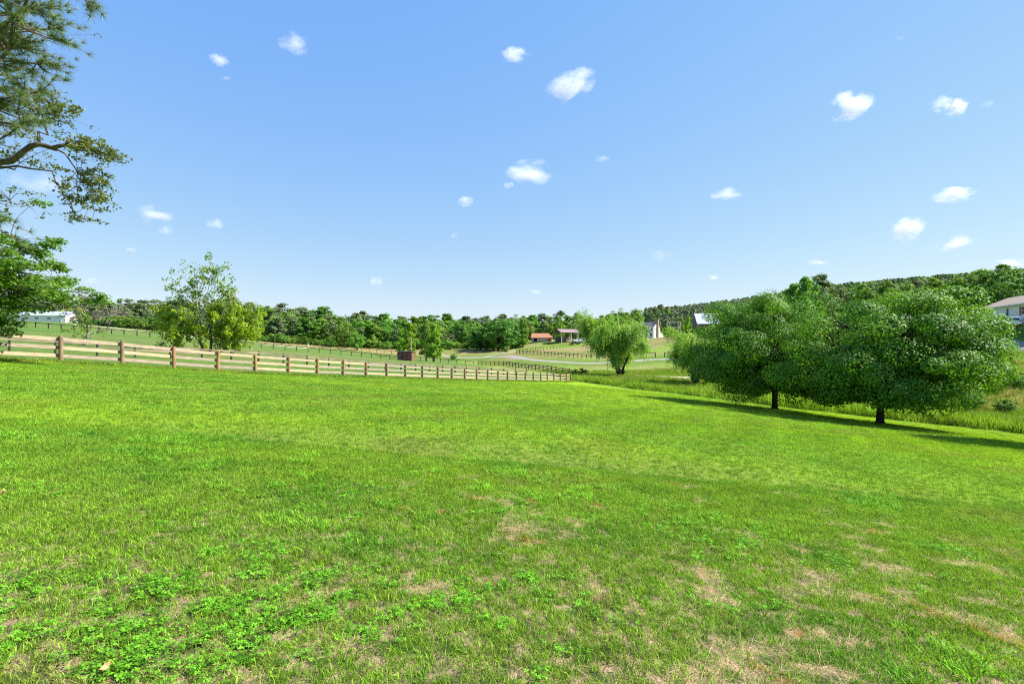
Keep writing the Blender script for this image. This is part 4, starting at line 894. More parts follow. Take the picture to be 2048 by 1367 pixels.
# --- the wooded ridge: one mass nobody could count
def ridge():
    rng = np.random.default_rng(91); n = 11000; y = rng.uniform(205, 520, n); px = rng.uniform(1290, 2300, n); x = (px - 1024) / F * y
    ymin = np.interp(px, [1290, 1400, 1600, 1800, 2000, 2300], [300, 275, 250, 225, 200, 180]); k = y > ymin; x, y, px = x[k], y[k], px[k]; k = rng.random(len(x)) < 0.5; x, y, px = x[k], y[k], px[k]
    z = ground_z(x, y); src = []
    for kind in ('pine', 'cone', 'tall'):
        for t, c in PROTO[kind][:3]:
            Vt = np.array([v.co[:] for v in c.vertices]); q = np.array([p.vertices[:] for p in c.polygons]); keep = rng.random(len(q)) < 0.55; q = q[keep]
            V = Vt[q.ravel()]; ctr = V.reshape(-1, 4, 3).mean(1, keepdims=True); V = ((V.reshape(-1, 4, 3) - ctr) * 1.45 + ctr).reshape(-1, 3); src.append(np_mesh('ridge_tree', V, np.arange(len(V)).reshape(-1, 4), None, rng.random(len(q))))
    me = bpy.data.meshes.new('forest'); me.vertices.add(len(x)); me.vertices.foreach_set('co', np.column_stack([x, y, z]).astype(np.float32).ravel())
    h = rng.uniform(8.5, 13, len(x)) * np.where(px < 1650, 0.95, 1.2); idx = np.where((px > 1650) & (rng.random(len(x)) < 0.6), rng.integers(6, 9, len(x)), np.where(rng.random(len(x)) < 0.8, rng.integers(3, 6, len(x)), 2))
    def attr(nm, t, d, arr): a = me.attributes.new(nm, t, 'POINT'); a.data.foreach_set(d, np.ascontiguousarray(arr).ravel())
    attr('rot', 'FLOAT_VECTOR', 'vector', np.column_stack([np.zeros(len(x)), np.zeros(len(x)), rng.random(len(x)) * 6.283]).astype(np.float32)); w = h * rng.uniform(0.95, 1.4, len(x)); attr('scl', 'FLOAT_VECTOR', 'vector', np.column_stack([w, w, h]).astype(np.float32)); attr('idx', 'INT', 'value', idx.astype(np.int32))
    base = np.where((idx >= 6)[:, None], np.array([[0.25, 0.39, 0.09]]), np.array([[0.25, 0.31, 0.155]])) * rng.uniform(0.75, 1.3, len(x))[:, None]
    c = np.ones((len(x), 4), np.float32); c[:, :3] = base; attr('tint', 'FLOAT_COLOR', 'color', c)
    o = link('forest', me, M['far_mass']); tag(o, 'pine and broadleaf forest covering the long ridge', None, None, 'stuff')
    inst_on_points(o, src, M['far_mass'])
def inst_on_points(o, srcs, mat):
    ng = bpy.data.node_groups.new(o.name + '_scatter', 'GeometryNodeTree')
    ng.interface.new_socket('Geometry', in_out='INPUT', socket_type='NodeSocketGeometry'); ng.interface.new_socket('Geometry', in_out='OUTPUT', socket_type='NodeSocketGeometry')
    gi = ng.nodes.new('NodeGroupInput'); go = ng.nodes.new('NodeGroupOutput'); g2i = ng.nodes.new('GeometryNodeGeometryToInstance')
    for s in reversed(srcs):
        s.materials.clear(); s.materials.append(mat); so = bpy.data.objects.new(o.name + '_source', s); oi = ng.nodes.new('GeometryNodeObjectInfo'); oi.inputs['Object'].default_value = so; oi.inputs['As Instance'].default_value = False; ng.links.new(oi.outputs['Geometry'], g2i.inputs[0])
    iop = ng.nodes.new('GeometryNodeInstanceOnPoints'); iop.inputs['Pick Instance'].default_value = True
    def na(n, t): a = ng.nodes.new('GeometryNodeInputNamedAttribute'); a.data_type = t; a.inputs['Name'].default_value = n; return a.outputs[0]
    e2r = ng.nodes.new('FunctionNodeEulerToRotation'); ng.links.new(na('rot', 'FLOAT_VECTOR'), e2r.inputs[0]); ng.links.new(gi.outputs[0], iop.inputs['Points']); ng.links.new(g2i.outputs[0], iop.inputs['Instance'])
    ng.links.new(na('idx', 'INT'), iop.inputs['Instance Index']); ng.links.new(e2r.outputs[0], iop.inputs['Rotation']); ng.links.new(na('scl', 'FLOAT_VECTOR'), iop.inputs['Scale']); ng.links.new(iop.outputs[0], go.inputs[0])
    md = o.modifiers.new('scatter', 'NODES'); md.node_group = ng
def mass_mat():
    m, nt, b = new_mat('ridge_foliage'); L = nt.links; at_ = N(nt, 'ShaderNodeAttribute', attribute_type='INSTANCER'); at_.attribute_name = 'tint'; av = N(nt, 'ShaderNodeAttribute'); av.attribute_name = 'v'
    mr = N(nt, 'ShaderNodeMapRange'); mr.inputs[3].default_value = 0.6; mr.inputs[4].default_value = 1.4; L.new(av.outputs['Fac'], mr.inputs[0]); mu = N(nt, 'ShaderNodeMix', data_type='RGBA', blend_type='MULTIPLY'); mu.inputs[0].default_value = 1
    L.new(at_.outputs['Color'], mu.inputs[6]); L.new(mr.outputs[0], mu.inputs[7]); L.new(mu.outputs[2], b.inputs['Base Color']); b.inputs['Roughness'].default_value = 0.7; b.inputs['Specular IOR Level'].default_value = 0.08; return m
M['far_mass'] = mass_mat(); ridge()

# ------------------------------------------------------------------ fences
def fence(name, label, pts, post_h, post_w, rails, rail_h, rail_t, span, pm, rm, seed, side=1, round_post=False, tilt=0.015, gaps=()):
    """posts stand on the turf at pts; boards run on one side, each nailed over `span` bays"""
    rng = np.random.default_rng(seed); pts = [np.array(p) for p in pts]; zs = ground_z(np.array([p[0] for p in pts]), np.array([p[1] for p in pts]))
    root = empty(name, (pts[0][0], pts[0][1], zs[0])); tag(root, label, 'fence'); o = np.array([pts[0][0], pts[0][1], zs[0]])
    n = len(pts); nor = []
    for i in range(n):
        d = pts[min(i + 1, n - 1)] - pts[max(i - 1, 0)]; d = d / np.linalg.norm(d); nor.append(np.array([-d[1], d[0]]) * side)
    for i, p in enumerate(pts):
        b = np.array([p[0], p[1], zs[i]]) - o; h = post_h + rng.normal(0, 0.025); t = b + np.array([rng.normal(0, tilt), rng.normal(0, tilt), h]); mb = MB()
        if round_post: mb.tube([b - [0, 0, 0.3], b + (t - b) * 0.5, t - [0, 0, 0.025], t], [post_w * 0.53, post_w * 0.5, post_w * 0.5, post_w * 0.42], 12)
        else: mb.bar(b - [0, 0, 0.3], t, post_w, post_w, (nor[i][0], nor[i][1], 0))
        mb.build('post', pm, root, False)
    for r in rails:
        i = 0
        while i < n - 1:
            j = min(i + span, n - 1)
            if any(k in gaps for k in range(i, j)): i = j; continue
            mb = MB(); pr = None
            for k in range(i, j):
                A = np.array([*pts[k], zs[k] + r]) - o; B = np.array([*pts[k + 1], zs[k + 1] + r]) - o; off = post_w * 0.5 + rail_t * 0.5 + 0.003
                A[:2] += nor[k] * off; B[:2] += nor[k + 1] * off; dv = B - A; dv /= np.linalg.norm(dv)
                if k == i: A = A + dv * 0.006; A[2] += rng.normal(0, 0.012)
                if k == j - 1: B = B - dv * 0.006; B[2] += rng.normal(0, 0.012)
                if pr is not None: A = pr
                mb.bar(A, B, rail_t, rail_h); pr = B + dv * 0.001
            mb.build('rail', rm, root); i = j
    return root
def resample(pl, s):
    pl = [np.array(p[:2], float) for p in pl]; out = [pl[0]]; acc = 0.0
    for a, b in zip(pl[:-1], pl[1:]):
        L = np.linalg.norm(b - a); t = s - acc
        while t <= L: out.append(a + (b - a) * t / L); t += s
        acc = (acc + L) % s
    return out
fence('board_fence', 'long three board fence of pale planks on round brown posts along the lawn', [fence_pt(n) for n in range(-4, 28)], 1.27, 0.17, (0.36, 0.72, 1.10), 0.15, 0.03, 2, M['post'], M['board'], 1, 1, True)
pl2 = [(-60, 18), (X(-6, 40), 40), (X(742, 66), 66), (X(940, 82), 82), (X(1065, 92), 92)]
fence('board_fence', 'second weathered board fence just behind the long pale one', resample(pl2, 2.75), 1.20, 0.15, (0.66, 1.06), 0.14, 0.03, 2, M['post_dark'], M['board_grey'], 2, -1)
fa = [P(px, 683, Y)[:2] for px, Y in ((-30, 112), (73, 118), (245, 120), (340, 122), (506, 126), (585, 130), (679, 135), (749, 140), (812, 146), (869, 156), (919, 160), (956, 160))]
fence('paddock_fence', 'dark post and single rail fence crossing the paddock to the maroon shed', resample(fa, 2.7), 1.25, 0.16, (1.12,), 0.14, 0.05, 2, M['post_dark'], M['post_dark'], 3, -1, gaps=(44, 45))
fence('four_rail_fence', 'dark four rail fence running from the drive bend to the pale fence', resample([P(956, 683, 160)[:2], P(1010, 683, 146)[:2], P(1049, 683, 130)[:2], P(1110, 683, 110)[:2], P(1152, 683, 103)[:2]], 2.6), 1.35, 0.15, (0.3, 0.62, 0.94, 1.26), 0.13, 0.05, 1, M['post_dark'], M['post_dark'], 4, -1)
fb = [P(px, 683, Y)[:2] for px, Y in ((120, 186), (252, 190), (306, 190), (400, 190), (500, 190), (556, 192), (646, 195), (711, 198), (789, 205), (850, 210))]
fence('paddock_fence', 'far dark fence between the farm lane and the wood', resample(fb, 2.9), 1.3, 0.15, (1.18,), 0.13, 0.05, 2, M['post_dark'], M['post_dark'], 5, -1)
fence('paddock_fence', 'dark fence rounding the hay paddock above the drive, near side', resample([P(1033, 683, 190)[:2], P(1090, 683, 178)[:2], P(1135, 683, 168)[:2], P(1180, 683, 160)[:2], P(1225, 683, 156)[:2]], 1.9), 1.3, 0.16, (1.2, 0.72), 0.13, 0.05, 2, M['post_dark'], M['post_dark'], 6, -1, tilt=0.04)
fence('paddock_fence', 'dark fence rising along the upper side of the hay paddock', resample([P(1033, 683, 191)[:2], P(1080, 683, 212)[:2], P(1130, 683, 228)[:2], P(1142, 683, 232)[:2]], 2.6), 1.3, 0.15, (1.2,), 0.13, 0.05, 2, M['post_dark'], M['post_dark'], 7, -1)
fence('paddock_fence', 'short dark fence with a gap below the farmhouse by the willow', resample([P(1293, 683, 148)[:2], P(1324, 683, 146)[:2], P(1360, 683, 147)[:2], P(1420, 683, 146)[:2]], 2.6), 1.45, 0.2, (1.3,), 0.16, 0.06, 1, M['post_dark'], M['post_dark'], 8, -1, gaps=(1,))
def marker(px, Y, h, label):
    x, y, z = at(px, Y); o = MB().box(-0.09, 0.09, -0.09, 0.09, -0.3, h).prism([(-0.1, h + 0.002), (0.1, h + 0.002), (0, h + 0.1)], -0.1, 0.1).build('marker_post', M['white_trim']); o.location = (x, y, z); tag(o, label, 'post')
marker(616, 193, 1.5, 'white marker post at the far paddock fence')

# ------------------------------------------------------------------ buildings
def house_root(name, label, cat, loc, rz): r = empty(name, loc, rz); return tag(r, label, cat)
def gable(root, L, D, eave, ridge, over, wall, roofm, z0=-1.0, t=0.18, trim=None):
    """gabled body along local x, front on -y"""
    MB().prism([(-D / 2, z0), (D / 2, z0), (D / 2, eave), (0, ridge - 0.02), (-D / 2, eave)], -L / 2, L / 2)
    m = MB(); n = [( -D / 2, z0), (D / 2, z0), (D / 2, eave), (0, ridge), (-D / 2, eave)]
    k = len(n); m.v += [(-L / 2, y, z) for y, z in n] + [(L / 2, y, z) for y, z in n]; m.f += [tuple(reversed(range(k))), tuple(k + i for i in range(k))]
    for i in range(k):
        j = (i + 1) % k; m.f.append((i, j, k + j, k + i))
    m.build('wall', wall, root)
    sl = (ridge - eave) / (D / 2); r = MB(); yo = D / 2 + over; ze = eave - over * sl + 0.03
    for sgn in (-1, 1):
        p = [(-L / 2 - over, sgn * yo, ze), (L / 2 + over, sgn * yo, ze), (L / 2 + over, 0, ridge + 0.03), (-L / 2 - over, 0, ridge + 0.03)]
        if sgn > 0: p = [p[1], p[0], p[3], p[2]]
        r.hexa(p + [(x, y, z + t) for x, y, z in p])
    o = r.build('roof', roofm, root)
    if trim:
        f = MB()
        for sgn in (-1, 1): f.box(-L / 2 - over, L / 2 + over, sgn * (yo + 0.06) - 0.05, sgn * (yo + 0.06) + 0.05, ze - 0.06, ze + t + 0.01)
        f.build('fascia', trim, root)
    return o
def window(root, x, z, w, h, y, face='front', frame='white_trim', pane='glass'):
    """frame with its pane, on the front (-y) wall at depth y, or on an end wall (+x / -x)"""
    f = MB(); t = 0.09; d = 0.05
    def bx(m, a0, a1, z0, z1, d0, d1):
        if face == 'front': m.box(a0, a1, y - d1, y - d0, z0, z1)
        else:
            s = 1 if face == 'right' else -1; lo, hi = sorted((y + s * d0, y + s * d1)); m.box(lo, hi, a0, a1, z0, z1)
    bx(f, x - w / 2, x + w / 2, z, z + t, 0, d); bx(f, x - w / 2, x + w / 2, z + h - t, z + h, 0, d); bx(f, x - w / 2, x - w / 2 + t, z + t, z + h - t, 0, d); bx(f, x + w / 2 - t, x + w / 2, z + t, z + h - t, 0, d); bx(f, x - w / 2 + t, x + w / 2 - t, z + h / 2 - 0.03, z + h / 2 + 0.03, 0, d * 0.8)
    fo = f.build('window', M[frame], root); p = MB(); bx(p, x - w / 2 + t, x + w / 2 - t, z + t, z + h - t, 0.002, 0.02); p.build('pane', M[pane], fo); return fo
def door(root, x, z, w, h, y, mat, face='front'):
    d = MB()
    if face == 'front': d.box(x - w / 2, x + w / 2, y - 0.06, y, z, z + h)
    else: d.box(y, y + 0.06, x - w / 2, x + w / 2, z, z + h)
    o = d.build('door', M[mat], root); k = MB()
    if face == 'front': k.disc((x + w * 0.4, y - 0.09, z + h * 0.47), 0.05, 'y', 0.06, 8)
    else: k.disc((y + 0.09, x + w * 0.4, z + h * 0.47), 0.05, 'x', 0.06, 8)
    k.build('handle', M['rim'], o); return o

# long white poultry house, far left
x0, y0, z0 = P(88, 645, 250); r = house_root('poultry_house', 'long low white building behind the leaves at the far left', 'building', (x0, y0, gz(x0, y0)), R(14))
gable(r, 23, 11, 3.2, 5.2, 0.4, M['white_wall'], M['roof_metal'], -2.5, 0.15, M['white_trim'])
for xx in (-10, -5, 0, 5): window(r, xx, 1.3, 1.6, 1.0, -5.5)
door(r, 9.5, 0, 1.2, 2.1, -5.5, 'white_trim'); door(r, 0, 0, 3, 2.8, 11.5, 'timber', 'right')

# maroon run-in shed
x0, y0, z0 = P(812, 721, 147); r = house_root('field_shed', 'small maroon plank shed with a flat pale roof in the paddock', 'shed', (x0, y0, gz(x0, y0)), R(-4))
MB().hexa([(-2.05, -1.5, -0.4), (2.05, -1.5, -0.4), (2.05, 1.5, -0.4), (-2.05, 1.5, -0.4), (-2.05, -1.5, 2.55), (2.05, -1.5, 2.55), (2.05, 1.5, 2.25), (-2.05, 1.5, 2.25)]).build('wall', M['shed_wall'], r)
MB().hexa([(-2.3, -1.85, 2.62), (2.3, -1.85, 2.62), (2.3, 1.8, 2.26), (-2.3, 1.8, 2.26), (-2.3, -1.85, 2.74), (2.3, -1.85, 2.74), (2.3, 1.8, 2.38), (-2.3, 1.8, 2.38)]).build('roof', M['roof_tan'], r)
for xx in (-2.0, -0.69, 0.69, 2.0): MB().box(xx - 0.05, xx + 0.05, -1.55, -1.502, 0, 2.5).build('batten', M['post_dark'], r)
for k, xx in enumerate((-1.35, 0, 1.35)): MB().box(xx - 0.56, xx + 0.56, -1.53, -1.503, 0.05, 2.4).build('panel', M['shed_wall'], r)
MB().box(-2.32, 2.32, -1.92, -1.853, 2.60, 2.76).build('fascia', M['timber_pale'], r)

# red roofed shed on the hill
x0, y0, z0 = P(1084, 684, 250); r = house_root('red_roofed_shed', 'low pink walled shed with a rust red roof on the hill', 'shed', (x0, y0, gz(x0, y0)), R(-8))
m = MB(); m.hexa([(-4.6, -2.4, -0.8), (4.9, -2.4, -0.8), (4.9, 2.6, -0.8), (-4.6, 2.6, -0.8), (-4.6, -2.4, 1.75), (4.9, -2.4, 1.75), (4.9, 2.6, 1.75), (-4.6, 2.6, 1.75)]).build('wall', M['pink_wall'], r)
m = MB(); a = [(-5.2, -3.1, 1.70), (5.6, -3.1, 1.70), (5.3, 3.2, 1.70), (-5.2, 3.2, 1.70), (-5.0, 0, 3.9), (3.2, 0, 3.9)]; m.v += a + [(p[0], p[1], p[2] + 0.15) for p in a]
m.f += [(0, 4, 5, 1), (1, 5, 2), (2, 5, 4, 3), (3, 4, 0), (6, 7, 11, 10), (7, 8, 11), (8, 9, 10, 11), (9, 6, 10), (0, 1, 7, 6), (1, 2, 8, 7), (2, 3, 9, 8), (3, 0, 6, 9)]; m.build('roof', M['roof_red'], r)
MB().box(-3.9, -2.1, -2.43, -2.403, -0.1, 1.6).build('opening_shade_panel', M['dark'], r); MB().box(3.0, 4.85, -2.46, -2.403, -0.3, 1.7).build('side_panel', M['red_wall'], r)  # first slab sits on the solid wall and paints an opening's shade
for xx in (-5.0, -1.8, 0.2, 2.2): MB().box(xx - 0.08, xx + 0.08, -3.0, -2.84, -0.6, 1.69).build('porch_post', M['white_trim'], r)

# open pole barn
x0, y0, z0 = P(1133, 683, 243); r = house_root('pole_barn', 'open sided barn on posts with a brown gable roof', 'barn', (x0, y0, gz(x0, y0)), R(28))
for xx in (-4.6, 0, 4.6):
    for yy in (-2.8, 2.8): MB().box(xx - 0.14, xx + 0.14, yy - 0.14, yy + 0.14, -0.8, 4.05).build('post', M['timber_pale'], r)
for yy in (-2.8, 2.8): MB().box(-4.8, 4.8, yy - 0.1, yy + 0.1, 4.052, 4.35).build('beam', M['timber'], r)
for xx in (-4.8, 4.8): m = MB(); m.hexa([(xx - 0.06, -3.1, 4.352), (xx + 0.06, -3.1, 4.352), (xx + 0.06, 3.1, 4.352), (xx - 0.06, 3.1, 4.352), (xx - 0.06, -0.05, 5.75), (xx + 0.06, -0.05, 5.75), (xx + 0.06, 0.05, 5.75), (xx - 0.06, 0.05, 5.75)]); m.build('gable_end', M['timber'], r)
m = MB()
for s in (-1, 1):
    p = [(-5.4, s * 3.6, 4.2), (5.4, s * 3.6, 4.2), (5.4, 0, 5.85), (-5.4, 0, 5.85)]; p = p if s < 0 else [p[1], p[0], p[3], p[2]]; m.hexa(p + [(a, b, c + 0.12) for a, b, c in p])
m.build('roof', M['roof_tan'], r); MB().box(-4.6, 4.6, 2.86, 2.96, -0.6, 2.2).build('back_wall', M['timber'], r)

# white farmhouse with brick chimney
x0, y0, z0 = P(1299, 676, 232); r = house_root('white_farmhouse', 'two storey white farmhouse with a tall brick chimney on the hill', 'house', (x0, y0, gz(x0, y0)), R(-42))
gable(r, 7.2, 6.2, 5.0, 7.1, 0.3, M['white_wall'], M['roof_slate'], -1.2, 0.14, M['white_trim'])
for xx in (-2.3, 0.2, 2.5): window(r, xx, 3.1, 1.1, 1.5, -3.1)
window(r, 2.3, 0.8, 1.0, 1.5, -3.1); door(r, 0.0, 0.1, 1.0, 2.1, -3.1, 'dark'); window(r, -1.9, 3.1, 0.9, 1.4, 3.6, 'right')
ch = MB().box(3.604, 4.25, -0.3, 1.0, -1.2, 5.6).box(3.66, 4.2, -0.1, 0.8, 5.602, 8.3).box(3.6, 4.26, -0.17, 0.87, 8.302, 8.5).build('chimney', M['brick'], r)
p = MB(); p.hexa([(-3.4, -5.1, 2.75), (2.0, -5.1, 2.75), (2.0, -3.12, 3.0), (-3.4, -3.12, 3.0), (-3.4, -5.1, 2.9), (2.0, -5.1, 2.9), (2.0, -3.12, 3.15), (-3.4, -3.12, 3.15)]); p.build('porch_roof', M['roof_slate'], r)
for xx in (-3.2, -1.4, 0.2, 1.85): MB().tube([(xx, -4.9, -1.0), (xx, -4.9, 2.75)], [0.11, 0.11], 10).build('porch_column', M['white_trim'], r)
MB().box(-3.4, 2.0, -5.1, -3.11, -1.2, 0.05).build('porch_floor', M['timber_pale'], r)
a = MB(); a.hexa([(-1.0, 3.104, -1.2), (3.55, 3.104, -1.2), (3.55, 6.0, -1.2), (-1.0, 6.0, -1.2), (-1.0, 3.104, 3.3), (3.55, 3.104, 3.3), (3.55, 6.0, 2.2), (-1.0, 6.0, 2.2)]); a.build('side_wing', M['white_wall'], r)
a = MB(); a.hexa([(-1.3, 3.11, 3.32), (3.8, 3.11, 3.32), (3.8, 6.3, 2.12), (-1.3, 6.3, 2.12), (-1.3, 3.11, 3.45), (3.8, 3.11, 3.45), (3.8, 6.3, 2.25), (-1.3, 6.3, 2.25)]); a.build('wing_roof', M['roof_slate'], r)

# timber frame on the hill
x0, y0, z0 = P(1348, 671, 205); r = house_root('timber_frame', 'tall open timber frame with a mid deck on the hill', 'frame', (x0, y0, gz(x0, y0)), R(10))
for xx, yy in ((-2.3, -1), (2.3, -1), (-2.3, 1), (2.3, 1)): MB().box(xx - 0.1, xx + 0.1, yy - 0.13, yy + 0.13, -0.6, 5.6).build('post', M['timber_pale'], r)
for yy in (-1, 1): MB().box(-2.6, 2.6, yy - 0.08, yy + 0.08, 5.602, 5.85).build('beam', M['timber_pale'], r)
MB().box(-2.5, 1.6, -1.25, -1.103, 3.45, 3.75).build('deck_board', M['timber_pale'], r); MB().box(-2.15, 2.15, -0.89, 0.89, 3.3, 3.44).build('deck', M['timber'], r)
MB().bar((-2.2, -1.18, 2.9), (-0.6, -1.18, 0.0), 0.16, 0.2).build('brace', M['timber_pale'], r); MB().bar((2.2, -1.18, 5.4), (1.3, -1.18, 2.2), 0.16, 0.2).build('brace', M['timber_pale'], r); MB().box(0.9, 1.05, -1.3, -1.15, -0.6, 1.6).build('short_post', M['timber_pale'], r)

# barn with pale metal roof
x0, y0, z0 = P(1418, 668, 210); r = house_root('metal_barn', 'big barn with a pale blue grey metal roof above the trees', 'barn', (x0, y0, gz(x0, y0)), R(-6))
gable(r, 11.0, 9.0, 4.2, 8.2, 0.4, M['timber'], M['roof_metal'], -1.5, 0.15, M['white_trim']); door(r, 0, 0, 3.2, 3.2, -4.5, 'timber_pale')

# white ranch house at the right
ax, ay = X(1963, 113), 113.0; bx_, by_ = X(2102, 87), 87.0; rz = math.atan2(by_ - ay, bx_ - ax); L = math.hypot(bx_ - ax, by_ - ay)
cx, cy = (ax + bx_) / 2, (ay + by_) / 2; dx, dy = -math.sin(rz), math.cos(rz); cx += dx * 4.5; cy += dy * 4.5
zb = EYE + 2.95; r = house_root('white_ranch_house', 'long white ranch house with a brown roof beyond the spreading pear', 'house', (cx, cy, zb), rz)
gable(r, L, 9.0, 4.35, 6.4, 0.5, M['white_wall'], M['roof_brown'], -3.5, 0.16, M['white_trim'])
MB().box(L / 2 - 13.0, L / 2 + 0.03, -4.56, -4.503, -1.5, 1.55).build('basement_wall', M['beige'], r)
sx = lambda px: None
for t in (0.44, 0.66, 0.82, 0.93): window(r, -L / 2 + L * t, 2.2, 1.2, 1.5, -4.5)
for xx in (-L / 2 + L * 0.66 - 1.0, -L / 2 + L * 0.66 + 1.0): MB().box(xx - 0.3, xx + 0.3, -4.58, -4.503, 2.1, 3.8).build('shutter', M['shutter'], r)
MB().box(-L / 2 + 0.3, -L / 2 + 4.3, -4.53, -4.503, 1.6, 4.1).build('porch_shade_panel', M['dark'], r); door(r, -L / 2 + 2.0, 1.65, 1.0, 2.1, -4.54, 'white_trim')  # near-black sheet on the wall paints the shade of the porch recess
for xx in (-L / 2 + 0.4, -L / 2 + 2.9, -L / 2 + 4.2): MB().box(xx - 0.07, xx + 0.07, -4.9, -4.76, 1.5, 4.2).build('porch_post', M['white_trim'], r)
MB().box(-L / 2, -L / 2 + 4.5, -5.0, -4.535, 1.35, 1.55).build('porch_floor', M['timber_pale'], r)
HOUSE = (cx, cy, zb, rz, L)

# poles and wire
def pole(px, Y, h, label, arm=False, w=0.15, mat='pole'):
    x, y, z = at(px, Y); r = empty('pole_or_trunk', (x, y, z)); tag(r, label, 'pole'); MB().tube([(0, 0, -0.5), (0.03, 0, h * 0.5), (0, 0, h)], [w, w * 0.9, w * 0.7], 8).build('shaft', M[mat], r)
    if arm: MB().box(-1.0, 1.0, -0.2, -0.1, h - 0.9, h - 0.75).build('cross_arm', M[mat], r); [MB().tube([(xx, -0.15, h - 0.748), (xx, -0.15, h - 0.55)], [0.05, 0.04], 8).build('insulator', M['beige'], r) for xx in (-0.85, 0.85)]
    return r
pole(946, 231, 8.6, 'weathered utility pole in front of the wood by the dark oak', True, 0.16)
pole(1361, 206, 9.6, 'thin dark utility pole beside the timber frame', True, 0.13, 'timber')
pole(822, 168, 6.8, 'pale dead trunk standing in front of the slender bright tree', False, 0.14, 'timber_pale')  # a dead tree trunk, built with the pole function
a = Vector(P(1930, 607, 135)); b = Vector((cx, cy, zb)) + Vector((math.cos(rz) * (-L / 2), math.sin(rz) * (-L / 2), 4.3)); m = MB(); m.tube([a + (b - a) * t + Vector((0, 0, -1.2 * math.sin(math.pi * t))) for t in [i / 10 for i in range(11)]], [0.035] * 11, 5)
tag(m.build('overhead_wire', M['wire']), 'thin overhead wire running to the eave of the white ranch house', 'wire')

# ------------------------------------------------------------------ vehicles
def car(loc, rz, label, cat, paintm, kind='suv', name='parked_car'):
    """loc: ground point; nose on +x"""
    r = empty(name, loc, rz); tag(r, label, cat); prof = {'suv': ([(-2.3, 0.45), (2.25, 0.45), (2.32, 0.75), (2.2, 1.0), (1.15, 1.08), (0.45, 1.70), (-1.9, 1.74), (-2.22, 1.08), (-2.34, 0.8)], [(0.95, 1.10), (0.42, 1.62), (-1.82, 1.65), (-2.08, 1.10)]),
        'sedan': ([(-2.25, 0.40), (2.25, 0.40), (2.3, 0.68), (2.1, 0.86), (1.0, 0.93), (0.3, 1.40), (-1.0, 1.42), (-1.7, 0.98), (-2.25, 0.92), (-2.3, 0.65)], [(0.85, 0.95), (0.28, 1.33), (-0.96, 1.35), (-1.52, 0.97)]),
        'pickup': ([(-2.7, 0.55), (2.6, 0.55), (2.68, 0.85), (2.55, 1.12), (1.35, 1.2), (0.75, 1.82), (-0.55, 1.85), (-0.75, 1.2), (-2.72, 1.18), (-2.75, 0.8)], [(1.2, 1.22), (0.72, 1.74), (-0.5, 1.77), (-0.62, 1.22)])}[kind]
    body, glass = prof; m = MB(); w = 0.92; lo = [(x, z) for x, z in body]; n = len(lo)
    for s, yy in ((0, -w), (1, w)):
        for x, z in lo: m.v.append((x, yy * (1 - 0.16 * max(0, z - 1.05)), z))
    m.f += [tuple(range(n)), tuple(n + i for i in reversed(range(n)))]
    for i in range(n): j = (i + 1) % n; m.f.append((j, i, n + i, n + j))
    m.build('body', paintm, r, False, 0.05)
    for s in (-1, 1):
        g = MB(); pts = [(x, s * (w * (1 - 0.16 * max(0, z - 1.05)) + 0.004), z) for x, z in glass]; pts2 = [(x, s * (w * (1 - 0.16 * max(0, z - 1.05)) - 0.05), z) for x, z in glass]
        g.hexa((pts2 + pts) if s > 0 else (pts2 + pts)); g.build('side_window', M['glass'], r)
    xr = body[-3][0]; top = max(z for x, z in body)
    if kind != 'pickup':
        xa, za = glass[2]; xb, zb_ = glass[3]; g = MB(); g.hexa([(xb - 0.16, -0.72, zb_ + 0.02), (xb - 0.16, 0.72, zb_ + 0.02), (xb - 0.10, 0.72, zb_ + 0.02), (xb - 0.10, -0.72, zb_ + 0.02), (xa - 0.13, -0.66, za - 0.03), (xa - 0.13, 0.66, za - 0.03), (xa - 0.06, 0.66, za - 0.03), (xa - 0.06, -0.66, za - 0.03)]); g.build('rear_window', M['glass'], r)
    xa, za = glass[1]; xb, zb_ = glass[0]; g = MB(); g.hexa([(xb + 0.06, -0.74, zb_), (xb + 0.13, -0.74, zb_), (xb + 0.13, 0.74, zb_), (xb + 0.06, 0.74, zb_), (xa + 0.04, -0.68, za), (xa + 0.10, -0.68, za), (xa + 0.10, 0.68, za), (xa + 0.04, 0.68, za)]); g.build('windscreen', M['glass'], r)
    wr = 0.36; fx = 1.42 if kind != 'pickup' else 1.75
    for xx in (-fx, fx):
        for s in (-1, 1):
            t = MB().disc((xx, s * 0.84, wr), wr, 'y', 0.22, 20).build('wheel', M['tyre'], r); MB().disc((xx, s * 0.955, wr), wr * 0.6, 'y', 0.03, 14).build('rim', M['rim'], t)
    zl = 0.78 if kind == 'sedan' else 0.92; xe = min(x for x, z in body); xf = max(x for x, z in body)
    for s in (-1, 1): MB().box(xe - 0.012, xe + 0.10, s * 0.76 - 0.1, s * 0.76 + 0.1, zl - 0.05, zl + 0.18).build('tail_lamp', M['lamp_red'], r); MB().box(xf - 0.12, xf + 0.010, s * 0.68 - 0.16, s * 0.68 + 0.16, zl - 0.1, zl + 0.06).build('headlamp', M['lamp'], r)
    MB().box(xe - 0.06, xe + 0.06, -0.86, 0.86, 0.42, 0.60).build('rear_bumper', M['rim'] if kind == 'pickup' else paintm, r); MB().box(xf - 0.08, xf + 0.05, -0.86, 0.86, 0.42, 0.60).build('front_bumper', M['rim'] if kind == 'pickup' else paintm, r)
    return r
car(at(2022, 93), HOUSE[3] + R(172), 'white estate car parked below the white ranch house', 'car', M['paint_white'], 'suv')
car(at(1150, 232), R(12), 'dark maroon car parked in front of the open barn', 'car', M['paint_dark'], 'sedan')
car(at(1156, 238), R(20), 'white pickup parked behind the dark car', 'truck', M['paint_white'], 'pickup', 'pickup_truck')
car(at(1166, 236), R(200), 'white car at the right end of the parked row by the willow', 'car', M['paint_white'], 'suv')

